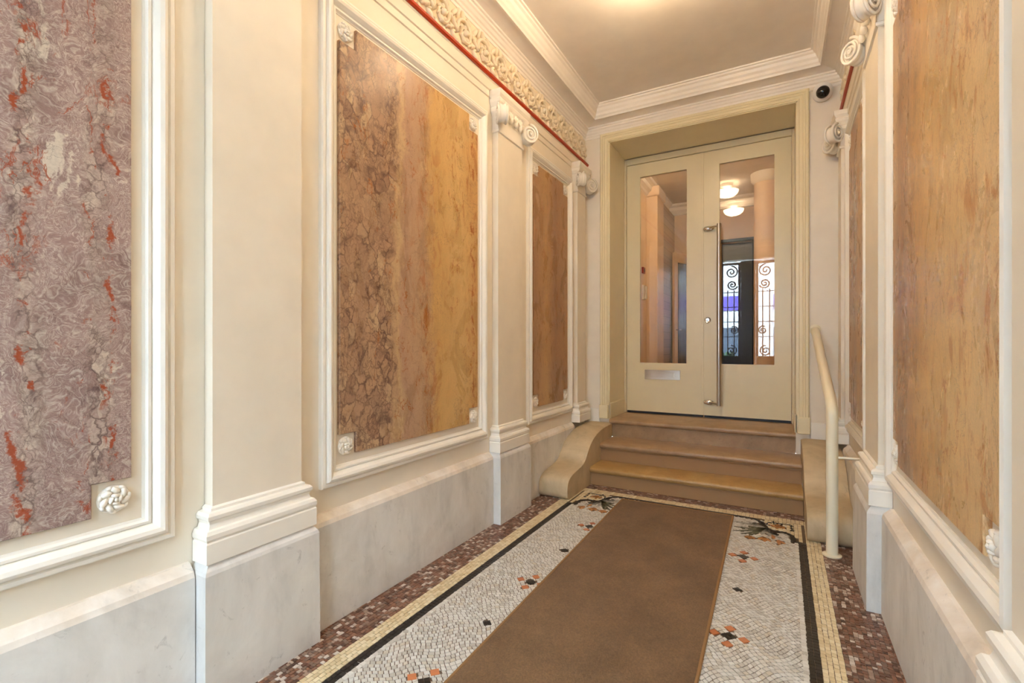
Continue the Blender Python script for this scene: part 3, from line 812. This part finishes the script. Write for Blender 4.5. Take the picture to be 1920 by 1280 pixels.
def panel(side, y0, y1, s0, s1, mat, label):
    f = mapper(side); x = XL if side == 'L' else XR; sg = 1 if side == 'L' else -1
    e = empty('marble_panel', (x, y0, ZF0), label, 'wall panel', 'framed marble panels')
    L = lambda s, z, h: (sg*h, s-y0, z-ZF0)
    bm = BM(); frame_sweep(bm, y0, ZF0, y1, ZF1, FPROF, L)
    newobj('frame_moulding', bm, M['white'], e)
    bm = BM()
    frame_sweep(bm, y0+0.088, ZF0+0.088, y1-0.088, ZF1-0.088, [(0, 0.003), (0.3, 0.003)], L)
    newobj('backing_board', bm, M['cream'], e)
    n = NO
    poly = [(s0+n, ZS0), (s1-n, ZS0), (s1-n, ZS0+n), (s1, ZS0+n), (s1, ZS1-n), (s1-n, ZS1-n), (s1-n, ZS1), (s0+n, ZS1), (s0+n, ZS1-n), (s0, ZS1-n), (s0, ZS0+n), (s0+n, ZS0+n)]
    bm = BM(); prism(bm, [(a-s0, b-ZS0) for a, b in poly], 'x', 0.0, sg*0.020)
    bmesh.ops.recalc_face_normals(bm, faces=bm.faces)
    bmesh.ops.bevel(bm, geom=[ed for ed in bm.edges if abs(ed.verts[0].co.x) > .01 and abs(ed.verts[1].co.x) > .01], offset=0.003, segments=1, affect='EDGES')
    newobj('marble_slab', bm, mat, e, (0, s0-y0, ZS0-ZF0))
    for a in (s0+0.042, s1-0.042):
        for b in (ZS0+0.042, ZS1-0.042):
            place('corner_rosette', ROSETTE, e, L(a, b, 0.003), (R(random.uniform(-20, 20)), 0, 0) if side == 'L' else (0, 0, math.pi))
    return e
panel('L', -0.53, 0.846, -0.42, 0.722, M['stoneA'], 'mauve swirled marble panel with red veins in a white moulded frame')
panel('L', 1.435, 2.815, 1.535, 2.69, M['stoneB'], 'wide brown to gold breccia marble panel in a white moulded frame')
panel('L', 3.425, 4.365, 3.53, 4.24, M['stoneC'], 'narrow brown marble panel opposite the cream handrail')
panel('R', 1.385, 2.785, 1.485, 2.67, M['stoneD'], 'tall gold streaked marble panel with rust flecks in a white frame')
panel('R', 3.40, 4.37, 3.51, 4.24, M['stoneC'], 'narrow brown marble panel behind the cream handrail')

# ================================================================== PILASTERS
def u_sweep(bm, y0, y1, hh, prof, f, o):
    """Moulding on three sides of a pilaster; prof = (expansion, z)."""
    rings = []
    for e, z in prof:
        pts = [f(y0-e, z, 0.002), f(y0-e, z, hh+e), f(y1+e, z, hh+e), f(y1+e, z, 0.002)]
        rings.append([bm.verts.new(Vector(p)-o) for p in pts])
    for a, b in zip(rings, rings[1:]):
        for i in range(3): bm.faces.new((a[i], a[i+1], b[i+1], b[i]))
    bm.faces.new(rings[-1]); bm.faces.new(rings[0][::-1])
def volute_mesh():
    """Spiral volute disc; axis along local x, both faces carved."""
    bm = BM(); t_ = 0.026
    lathe(bm, [(0.0, -t_), (0.050, -t_), (0.060, -t_*0.8), (0.056, -t_*0.3), (0.052, 0), (0.056, t_*0.3), (0.060, t_*0.8), (0.050, t_), (0.0, t_)], 24, Matrix.Rotation(R(90), 4, 'Y'))
    for s in (-1, 1):
        pts, rad = [], []
        for i in range(44):
            a = i/43; th = R(90)+s*0 - a*R(900); r = 0.060*(1-a)**1.0+0.008
            pts.append((s*(t_+0.002+0.012*a), r*math.cos(th), r*math.sin(th))); rad.append(0.0085*(1-0.35*a))
        tube(bm, pts, rad, 6)
        ellip(bm, (s*(t_+0.012), 0, 0), (0.010, 0.011, 0.011), None, 8, 5)
    bmesh.ops.recalc_face_normals(bm, faces=bm.faces)
    me = bpy.data.meshes.new('volute'); bm.to_mesh(me); bm.free()
    for p in me.polygons: p.use_smooth = True
    me.materials.append(M['plaster']); return me
VOLUTE = volute_mesh()
def leaf_mesh():
    bm = BM()
    for k in range(5):
        a = R(-60+30*k)
        ellip(bm, (0.016, 0.022*math.sin(a), 0.022*math.cos(a)), (0.012, 0.009, 0.026), Matrix.Rotation(-a, 4, 'X'), 8, 5)
    ellip(bm, (0.018, 0, -0.008), (0.018, 0.016, 0.020), None, 8, 5)
    bmesh.ops.recalc_face_normals(bm, faces=bm.faces)
    me = bpy.data.meshes.new('capital_leaf'); bm.to_mesh(me); bm.free()
    for p in me.polygons: p.use_smooth = True
    me.materials.append(M['plaster']); return me
LEAF = leaf_mesh()
PLABEL = {('L', 0): 'wide cream pilaster between the mauve marble panel and the wide brown one', ('L', 1): 'cream pilaster with carved scroll capital between the two brown marble panels', ('L', 2): 'cream corner pilaster above the stone scroll cheek opposite the handrail',
          ('R', 0): 'white pilaster at the street-side edge of the gold streaked panel', ('R', 1): 'cream pilaster with scroll capital between the gold streaked panel and the handrail', ('R', 2): 'cream corner pilaster under the white dome camera'}
for side in 'LR':
    f = mapper(side); sg = 1 if side == 'L' else -1
    for k, (y0, y1) in enumerate(PIL[side]):
        hh = 0.05; corner = k == 2
        ye = min(y1, YB-0.002)
        e = empty('pilaster', f((y0+y1)/2, 0, 0), PLABEL[side, k], 'pilaster', 'hall pilasters with scroll capitals')
        o = Vector(e.location)
        zb = 0.0 if not corner else 0.468
        if not corner:
            bm = BM(); u_sweep(bm, y0, y1, hh, [(0.052, 0.0), (0.050, 0.46), (0.046, 0.472), (0.030, 0.495)], f, o)
            newobj('plinth', bm, M['dado'], e)
        ex = (lambda v: v)
        bm = BM()
        yy1 = y1 if not corner else 4.635
        u_sweep(bm, y0, yy1, hh, [(0.042, 0.496), (0.042, 0.565), (0.038, 0.570), (0.043, 0.580), (0.043, 0.595), (0.036, 0.607), (0.026, 0.610), (0.021, 0.625), (0.024, 0.637), (0.030, 0.642), (0.031, 0.655), (0.024, 0.664), (0.010, 0.667), (0.010, 0.676), (0.0, 0.682)], f, o)
        newobj('base', bm, M['white'], e)
        bm = BM(); u_sweep(bm, y0, yy1, hh, [(0, 0.68), (0, 2.765)], f, o)
        newobj('shaft', bm, M['cream'], e)
        # capital: necking, echinus, abacus as one body; volutes and leaves on it
        bm = BM(); u_sweep(bm, y0, yy1, hh, [(e_, 2.76+(z_-2.80)*0.89) for e_, z_ in [(0.0, 2.80), (0.010, 2.805), (0.012, 2.82), (0.004, 2.828), (0.004, 2.93), (0.022, 2.965), (0.026, 2.99), (0.020, 3.0), (0.036, 3.03), (0.040, 3.05), (0.034, 3.062), (0.046, 3.085), (0.048, 3.120)]], f, o)
        cp = newobj('capital', bm, M['plaster'], e)
        for yv, an in ((y0-0.022, 40), (yy1+0.022, -40)):
            px = Vector(f(yv, 2.872, hh+0.046))-o
            place('volute', VOLUTE, cp, px, (0, 0, R(an) if side == 'L' else R(180-an)), (1.0, 1.0, 1.1))
        nl = 4 if not corner else 3
        for i in range(nl):
            yv = y0+0.075+(yy1-y0-0.15)*i/(nl-1)
            px = Vector(f(yv, 2.90, hh+0.008))-o
            place('capital_leaf', LEAF, cp, px, (0, 0, 0 if side == 'L' else math.pi), (1, 1.1, 1.3))

# ================================================================== DOUBLE DOOR
DY = 5.30
door = empty('door_1', (-0.71, DY, LAND), 'recessed cream double door with two tall glass panes and steel pull handle', 'door', kind='structure')
D = lambda x, y, z: (x+0.71, y-DY, z-LAND)
def dbox(bm, x0, x1, y0, y1, z0, z1): box(bm, *[v for ab in zip(D(x0, y0, z0), D(x1, y1, z1)) for v in ab])
bm = BM()
dbox(bm, OX0+0.001, -1.512, DY-0.012, DY+0.09, LAND, OZ-0.01); dbox(bm, 0.088, OX1-0.001, DY-0.012, DY+0.09, LAND, OZ-0.01); dbox(bm, -1.512, 0.088, DY-0.012, DY+0.09, 3.255, OZ-0.01)
bevel(bm, 0.004, 1); newobj('door_frame', bm, M['door'], door)
def leaf_door(x0, x1, gx0, gx1, name):
    gz0, gz1 = 1.057, 3.107
    z0, z1 = 0.525, 3.25
    bm = BM()
    for a in ((x0, gx0, z0, z1), (gx1, x1, z0, z1), (gx0, gx1, z0, gz0), (gx0, gx1, gz1, z1)):
        dbox(bm, a[0], a[1], DY, DY+0.045, a[2], a[3])
    bmesh.ops.remove_doubles(bm, verts=bm.verts, dist=1e-5)
    lf = newobj('door_leaf', bm, M['door'], door)
    bm = BM(); dbox(bm, gx0, gx1, DY+0.018, DY+0.024, gz0, gz1)
    newobj('glass_pane', bm, M['glass'], lf)
    bm = BM(); dbox(bm, x0+.004, x1-.004, DY+0.004, DY+0.04, LAND+0.001, z0)
    newobj('bottom_seal', bm, M['black'], lf)
    return lf
lf1 = leaf_door(-1.508, -0.706, -1.362, -0.870, 'l')
lf2 = leaf_door(-0.700, 0.084, -0.551, -0.059, 'r')
bm = BM(); dbox(bm, -0.722, -0.700, DY-0.007, DY, 0.53, 3.245); bevel(bm, 0.002, 1); newobj('meeting_strip', bm, M['door'], lf1)
# letter plate
bm = BM(); dbox(bm, -1.309, -0.935, DY-0.006, DY, 0.878, 0.982); bevel(bm, 0.002, 1)
lp = newobj('letter_plate', bm, M['chrome'], lf1)
bm = BM(); dbox(bm, -1.25, -0.995, DY-0.010, DY-0.005, 0.905, 0.955); bevel(bm, 0.002, 1); newobj('letter_flap', bm, M['chrome'], lf1)
# long pull handle
bm = BM()
tube(bm, [D(-0.548, DY-0.085, 0.640), D(-0.548, DY-0.085, 2.475)], 0.021, 16)
for z in (2.452, 0.662):
    tube(bm, [D(-0.645, DY-0.030, z), D(-0.60, DY-0.075, z), D(-0.548, DY-0.085, z)], 0.009, 10)
newobj('pull_bar', bm, M['steel'], lf2, smooth=True)
bm = BM()
for z in (2.452, 0.662):
    m = Matrix.Translation(D(-0.652, DY-0.014, z)) @ Matrix.Diagonal((0.055, 0.020, 0.027, 1))
    bmesh.ops.create_uvsphere(bm, u_segments=16, v_segments=10, radius=1, matrix=m)
newobj('handle_mount', bm, M['chrome'], lf2, smooth=True)
bm = BM()
lathe(bm, [(0.0, 0.0), (0.032, 0.0), (0.032, 0.006), (0.026, 0.010), (0.018, 0.008), (0.016, 0.012), (0.0, 0.013)], 24, Matrix.Translation(D(-0.664, DY, 1.51)) @ Matrix.Rotation(R(90), 4, 'X'))
newobj('lock_rosette', bm, M['chrome'], lf2, smooth=True)
bm = BM(); dbox(bm, -0.667, -0.661, DY-0.0145, DY-0.012, 1.498, 1.515); newobj('keyhole', bm, M['black'], lf2)

# ================================================================== HANDRAIL
hr = empty('handrail', (0.263, 3.41, 0), 'cream enamelled pipe handrail on a floor post beside the steps', 'handrail')
o = Vector(hr.location)
def bend(P, r=0.09, n=6):
    out = [Vector(P[0])]
    for i in range(1, len(P)-1):
        a, b, c = Vector(P[i-1]), Vector(P[i]), Vector(P[i+1])
        p, q = b+(a-b).normalized()*r, b+(c-b).normalized()*r
        for k in range(n+1):
            u = k/n; out.append(p*(1-u)**2+b*2*u*(1-u)+q*u*u)
    out.append(Vector(P[-1])); return out
bm = BM(); tube(bm, [Vector(p)-o for p in bend([(0.263, 3.41, 0.012), (0.263, 3.41, 0.885), (0.246, 4.73, 1.375)], 0.07)], 0.031, 20)
newobj('pipe', bm, M['rail'], hr, smooth=True)
bm = BM(); lathe(bm, [(0.0, 0.0), (0.050, 0.0), (0.050, 0.008), (0.034, 0.014), (0.0, 0.014)], 24); newobj('floor_flange', bm, M['rail'], hr, smooth=True)
bm = BM(); lathe(bm, [(0.0, 0.0), (0.044, 0.0), (0.044, 0.008), (0.030, 0.016), (0.0, 0.016)], 24, Matrix.Translation(Vector((0.246, 4.749, 1.38))-o) @ Matrix.Rotation(R(90), 4, 'X')); newobj('wall_flange', bm, M['rail'], hr, smooth=True)
bm = BM(); tube(bm, [Vector((0.285, 3.41, 0.585))-o, Vector((0.40, 3.40, 0.59))-o, Vector((0.449, 3.40, 0.59))-o], 0.008, 10); newobj('wall_brace', bm, M['rail'], hr, smooth=True)

# ================================================================== DOME CAMERA
dc = empty('dome_camera', (0.297, YB, 3.352), 'small white dome security camera above the door casing corner', 'security camera')
rm = Matrix.Translation((0, -0.0, 0)) @ Matrix.Rotation(R(90), 4, 'X') 
tilt = Matrix.Translation((0, -0.034, 0)) @ Matrix.Rotation(R(28), 4, 'X') @ Matrix.Scale(1.22, 4)
bm = BM(); lathe(bm, [(0.0, 0.0), (0.056, 0.0), (0.060, 0.01), (0.060, 0.030), (0.052, 0.040), (0.040, 0.044), (0.0, 0.044)], 28, tilt @ rm); newobj('housing', bm, M['camwhite'], dc, smooth=True)
bm = BM(); lathe(bm, [(0.0, 0.0), (0.072, 0.0), (0.072, 0.03), (0.06, 0.045), (0.0, 0.045)], 28, rm); newobj('wall_mount', bm, M['camwhite'], dc, smooth=True)
bm = BM(); lathe(bm, [(0.040, 0.040), (0.038, 0.054), (0.028, 0.068), (0.014, 0.076), (0.0, 0.078)], 28, tilt @ rm); newobj('dome', bm, M['blackglass'], dc, smooth=True)

# ================================================================== CEILING LAMPS
def lamp(loc, label):
    e = empty('ceiling_lamp', loc, label, 'ceiling lamp', 'alabaster bowl ceiling lamps')
    bm = BM(); lathe(bm, [(0.0, -0.205), (0.05, -0.200), (0.11, -0.178), (0.148, -0.140), (0.160, -0.105), (0.155, -0.103), (0.0, -0.14)], 28); newobj('bowl', bm, M['lamp'], e, smooth=True)
    bm = BM(); lathe(bm, [(0.0, -0.05), (0.075, -0.045), (0.085, -0.015), (0.085, 0.0), (0.0, 0.0)], 24); newobj('ceiling_rose', bm, M['camwhite'], e, smooth=True)
    bm = BM(); lathe(bm, [(0.0, -0.235), (0.008, -0.23), (0.011, -0.218), (0.007, -0.205), (0.0, -0.20)], 12); newobj('finial', bm, M['brass'], e, smooth=True)
    for sy in (-1, 1):
        bm = BM(); ellip(bm, (0, sy*0.07, -0.092), (0.022, 0.022, 0.028), None, 12, 8); newobj('bulb', bm, M['bulb'], e, smooth=True)
    for sx in (-1, 1):
        bm = BM(); tube(bm, [(sx*0.05, 0, -0.03), (sx*0.12, 0, -0.125)], 0.006, 8); newobj('arm', bm, M['brass'], e)
    return e
lamp((-0.70, 2.93, ZC), 'glowing alabaster bowl lamp on the hall ceiling nearer the steps')
lamp((-0.70, 1.8, ZC), 'glowing alabaster bowl lamp on the hall ceiling nearer the street gate')

# ================================================================== LOBBY BEYOND THE DOOR
M['lobby'] = paint('lobby_wall_paint', srgb(240, 214, 184), 0.4)
M['lobtile'] = None
t = NT('grey_lobby_tile'); v = t.coord()
br = t.n('ShaderNodeTexBrick'); mp = t.n('ShaderNodeMapping'); mp.inputs['Rotation'].default_value = (R(90), 0, R(90))
t.l(v, mp.inputs[0]); t.l(mp.outputs[0], br.inputs['Vector'])
br.inputs['Color1'].default_value = srgb(196, 176, 152); br.inputs['Color2'].default_value = srgb(184, 164, 140); br.inputs['Mortar'].default_value = srgb(150, 130, 108)
br.inputs['Scale'].default_value = 1.0; br.inputs['Brick Width'].default_value = 0.12; br.inputs['Row Height'].default_value = 0.05; br.inputs['Mortar Size'].default_value = 0.004
t.base(br.outputs['Color']); t.rough(0.35); M['lobtile'] = t.m
bm = BM(); box(bm, -2.0, 0.9, 5.50, 9.0, LAND-0.1, LAND); struct('floor_lobby', bm, M['tread'], 'brown stone lobby floor beyond the glass door', 'floor')
bm = BM(); box(bm, -2.0, 0.9, 5.45, 9.0, ZC, ZC+0.1); struct('ceiling_lobby', bm, M['ceil'], 'beige lobby ceiling beyond the glass door', 'ceiling')
bm = BM(); box(bm, -2.0, -1.75, 5.45, 9.0, LAND, ZC); struct('wall_lobby_left', bm, M['lobby'], 'cream lobby wall carrying a red alarm box', 'wall')
bm = BM(); box(bm, 0.60, 0.9, 5.45, 9.0, LAND, ZC); struct('wall_lobby_right', bm, M['lobby'], 'cream lobby wall beyond the round column', 'wall')
bm = BM(); box(bm, -1.75, -0.86, 8.50, 8.7, LAND, ZC); box(bm, -0.40, 0.60, 8.50, 8.7, LAND, ZC); box(bm, -0.86, -0.40, 8.50, 8.7, 2.92, ZC)
lw = struct('wall_lobby_back', bm, M['lobby'], 'cream lobby end wall around the dark doorway', 'wall')
bm = BM()
prof = [(-0.05, 0), (-0.05, 0.02), (-0.01, 0.02), (0, 0.012), (0, 0)]
rings = []
for d_, h_ in prof: rings.append([bm.verts.new((x, 8.5-h_, z)) for x, z in ((-0.86+d_, LAND), (-0.86+d_, 2.92-d_), (-0.40-d_, 2.92-d_), (-0.40-d_, LAND))])
for a, b in zip(rings, rings[1:]):
    for i in range(3): bm.faces.new((a[i], a[i+1], b[i+1], b[i]))
newobj('doorway_frame', bm, M['black'], lw)
bm = BM(); box(bm, -0.86, -0.40, 8.62, 8.66, LAND, 2.92); newobj('dark_door', bm, plain('dark_green_door', srgb(34, 34, 26), 0.3), lw)
bm = BM(); frame_sweep(bm, -1.75, 5.45, 0.60, 8.50, [(0, 3.46), (0.03, 3.47), (0.04, 3.50), (0.08, 3.53), (0.09, 3.58), (0.14, 3.60), (0.15, 3.63)], lambda a, b, h: (a, b, h))
struct('trim_2', bm, M['cornice'], 'pale moulded cornice around the lobby ceiling', 'cornice')
e = empty('round_column', (-0.18, 7.5, LAND), 'smooth round cream column in the lobby behind the glass', 'column')
bm = BM(); lathe(bm, [(0.0, 0.0), (0.20, 0.0), (0.20, 0.10), (0.175, 0.14), (0.160, 0.16)], 32); newobj('column_base', bm, M['lobby'], e, smooth=True)
bm = BM(); lathe(bm, [(0.160, 0.16), (0.155, 3.0), (0.0, 3.0)], 40); newobj('column_shaft', bm, M['lobby'], e, smooth=True)
bm = BM(); lathe(bm, [(0.155, 2.99), (0.19, 3.03), (0.20, 3.128), (0.0, 3.128)], 32); newobj('column_head', bm, M['ceil'], e, smooth=True)
e = empty('lobby_pilaster', (-1.748, 7.39, LAND), 'cream square pier on the lobby wall past the alarm box', 'pilaster')
bm = BM(); box(bm, 0, 0.16, -0.21, 0.21, 0, 2.95); newobj('pier_shaft', bm, M['lobby'], e)
bm = BM(); box(bm, 0, 0.19, -0.24, 0.24, 2.95, 3.10); bevel(bm, 0.02, 2); newobj('pier_head', bm, M['lobby'], e)
e = empty('tiled_lift_front', (-1.748, 8.05, LAND), 'grey tiled wall face with steel strip beside the open lobby door', 'tiled wall')
bm = BM(); box(bm, 0, 0.155, -0.44, 0.44, 0, 2.95); newobj('tile_face', bm, M['lobtile'], e)
bm = BM(); box(bm, 0.155, 0.165, 0.12, 0.40, 0, 1.95); newobj('steel_strip', bm, M['steel'], e)
e = empty('alarm_box', (-1.75, 6.95, 2.33), 'small red alarm box on the lobby wall', 'alarm')
bm = BM(); box(bm, 0, 0.03, -0.05, 0.05, -0.045, 0.045); bevel(bm, 0.006, 2); newobj('case', bm, plain('red_plastic', srgb(150, 30, 20), 0.4), e)
bm = BM(); box(bm, 0.03, 0.034, -0.025, 0.025, -0.025, 0.02); newobj('press_plate', bm, M['black'], e)
e = empty('wall_intercom', (-1.75, 6.97, 2.0), 'white wall intercom with handset below the alarm box', 'intercom')
bm = BM(); box(bm, 0, 0.03, -0.05, 0.05, -0.09, 0.12); bevel(bm, 0.006, 2); newobj('body', bm, M['camwhite'], e)
bm = BM(); tube(bm, [(0.05, -0.02, -0.08), (0.055, -0.02, 0.0), (0.05, -0.02, 0.10)], [0.02, 0.012, 0.02], 10); newobj('handset', bm, M['camwhite'], e, smooth=True)
e = empty('ajar_lobby_door', (-1.52, 8.02, LAND), 'pale lobby door standing ajar with a dark glass pane', 'door')
e.rotation_euler = (0, 0, R(-19))
bm = BM()
for a in ((-0.02, 0.02, 0, 0.10, 0, 2.25), (-0.02, 0.02, 0.40, 0.47, 0, 2.25), (-0.02, 0.02, 0.10, 0.40, 0, 0.3), (-0.02, 0.02, 0.10, 0.40, 2.1, 2.25)): box(bm, *a)
lfx = newobj('door_panel', bm, M['lobby'], e)
bm = BM(); box(bm, -0.006, 0.006, 0.10, 0.40, 0.3, 2.1); newobj('dark_glass', bm, plain('smoked_glass', srgb(60, 62, 58), 0.1), e)
bm = BM(); tube(bm, [(0.02, 0.05, 1.0), (0.06, 0.05, 1.0), (0.06, 0.14, 1.0)], 0.008, 8); newobj('lever_handle', bm, M['steel'], e, smooth=True)
lamp((-0.95, 6.0, ZC), 'glowing alabaster bowl lamp on the lobby ceiling just behind the glass door')


# ================================================================== STREET GATE (seen mirrored in the door glass) AND STREET
gate = empty('iron_gate', (XC, YF-0.12, 0), 'black wrought iron double gate with scrolls at the street entrance', 'gate')
def spiral3(c, r0, turns, a0, sgn=1, n=26):
    return [(c[0]+sgn*(r0*(1-k/n)+0.008)*math.cos(R(a0)+turns*2*math.pi*k/n), 0, c[1]+(r0*(1-k/n)+0.008)*math.sin(R(a0)+turns*2*math.pi*k/n)) for k in range(n+1)]
for sgn in (-1, 1):
    bm = BM()
    xi, xo = sgn*0.16, sgn*0.86
    for x in (xi, xo): box(bm, min(x, x+sgn*0.05), max(x, x+sgn*0.05), -0.025, 0.025, 0.02, 3.2)
    for z in (0.02, 0.95, 3.15): box(bm, min(xi, xo), max(xi, xo), -0.02, 0.02, z, z+0.05)
    lf = newobj('gate_frame', bm, M['iron'], gate)
    bm = BM(); box(bm, min(xi, xo), max(xi, xo), -0.006, 0.006, 0.05, 0.97); newobj('kick_plate', bm, M['iron'], lf)
    for i in range(1, 5):
        x = xi+(xo-xi)*i/5
        bm = BM(); tube(bm, [(x, 0, 0.97), (x, 0, 2.55)], 0.012, 8); newobj('upright_bar', bm, M['iron'], lf)
    for z in (1.45, 1.80, 2.15, 2.50):
        bm = BM(); tube(bm, [(xi, 0, z), (xo, 0, z)], 0.010, 6); newobj('cross_bar', bm, M['iron'], lf)
    for c_, r_, a_ in (((sgn*0.36, 2.98), 0.14, 90), ((sgn*0.68, 2.98), 0.14, 90), ((sgn*0.34, 2.68), 0.11, 200), ((sgn*0.70, 2.68), 0.11, 200), ((sgn*0.30, 1.60), 0.09, 60), ((sgn*0.72, 1.60), 0.09, 60), ((sgn*0.36, 1.12), 0.12, 90), ((sgn*0.68, 1.12), 0.12, 90)):
        bm = BM(); tube(bm, spiral3(c_, r_, 1.9, a_, sgn), 0.016, 6); newobj('scroll', bm, M['iron'], lf)
# open dark leaf post in the middle
bm = BM(); box(bm, -0.155, 0.155, -0.03, 0.03, 0.0, 3.22); newobj('meeting_post', bm, plain('dark_olive_paint', srgb(40, 42, 32), 0.4), gate)

bm = BM(); box(bm, -14, 14, -26, YF-0.3, -0.2, -0.02); struct('ground_street', bm, plain('pale_paving', srgb(176, 172, 166), 0.8), 'pale street paving outside the iron gate', 'street')
fac = empty('street_facade', (XC, -12, 0), 'pale building front across the street with purple shop signs', 'building')
M['fac'] = paint('pale_facade', srgb(226, 220, 210), 0.7); M['purple'] = plain('purple_sign_panel', srgb(98, 76, 168), 0.5); M['pane'] = plain('window_glass_dark', srgb(70, 80, 92), 0.1)
bm = BM(); box(bm, -9, 9, -0.5, 0, 0, 7.5); newobj('front', bm, M['fac'], fac)
for zz in (4.6,):
    for k in range(7):
        x = -6.6+2.2*k
        bm = BM(); box(bm, x-0.55, x+0.55, 0, 0.06, zz, zz+1.8); wn = newobj('window', bm, M['camwhite'], fac)
        for dx in (-0.26, 0.26):
            bm = BM(); box(bm, x+dx-0.22, x+dx+0.22, 0.06, 0.075, zz+0.08, zz+1.72); newobj('pane', bm, M['pane'], wn)
for k in range(4):
    x = -6.0+4.0*k
    bm = BM(); box(bm, x-1.6, x+1.6, 0, 0.12, 2.75, 3.35); newobj('shop_sign', bm, M['purple'], fac)
    bm = BM(); box(bm, x-1.6, x+1.6, 0, 0.04, 0.3, 2.7); newobj('shop_window', bm, M['pane'], fac)
    bm = BM(); box(bm, x-1.6, x+1.6, 0.04, 0.10, 2.0, 2.7); newobj('shutter', bm, M['camwhite'], fac)
t = NT('leaf_green'); nz = t.noise(t.coord(), 14, 5); t.base(t.ramp(nz.outputs[0], [(0.3, srgb(48, 84, 30)), (0.7, srgb(112, 150, 62))])); t.rough(0.6); M['leafg'] = t.m
sh = empty('street_shrub', (-1.25, -3.4, -0.02), 'leafy green shrub in a planter outside the gate', 'shrub')
bm = BM(); rnd = random.Random(3)
for k in range(260):
    a, b = rnd.uniform(0, 2*math.pi), rnd.uniform(-0.4, 1.4)
    r = 0.30*rnd.uniform(0.7, 1.0)
    c = Vector((r*math.cos(a)*math.cos(b), r*math.sin(a)*math.cos(b), 0.75+r*1.1*math.sin(b)))
    m = Matrix.Translation(c) @ Matrix.Rotation(rnd.uniform(0, 6), 4, 'Z') @ Matrix.Rotation(rnd.uniform(-1, 1), 4, 'X')
    q = [bm.verts.new(m @ Vector(p)) for p in ((-0.03, 0, 0), (0, 0.06, 0.01), (0.03, 0, 0), (0, -0.06, -0.01))]
    bm.faces.new(q)
fo = newobj('foliage', bm, M['leafg'], sh); fo['kind'] = 'stuff'
bm = BM(); lathe(bm, [(0.0, 0.0), (0.18, 0.0), (0.24, 0.42), (0.20, 0.42), (0.19, 0.38), (0.0, 0.38)], 24); newobj('planter', bm, plain('planter_grey', srgb(120, 116, 112), 0.6), sh, smooth=True)
bm = BM(); tube(bm, [(0, 0, 0.36), (0.01, 0, 0.6), (0, 0.01, 0.85)], 0.02, 8); newobj('stem', bm, plain('bark', srgb(90, 70, 50), 0.8), sh)
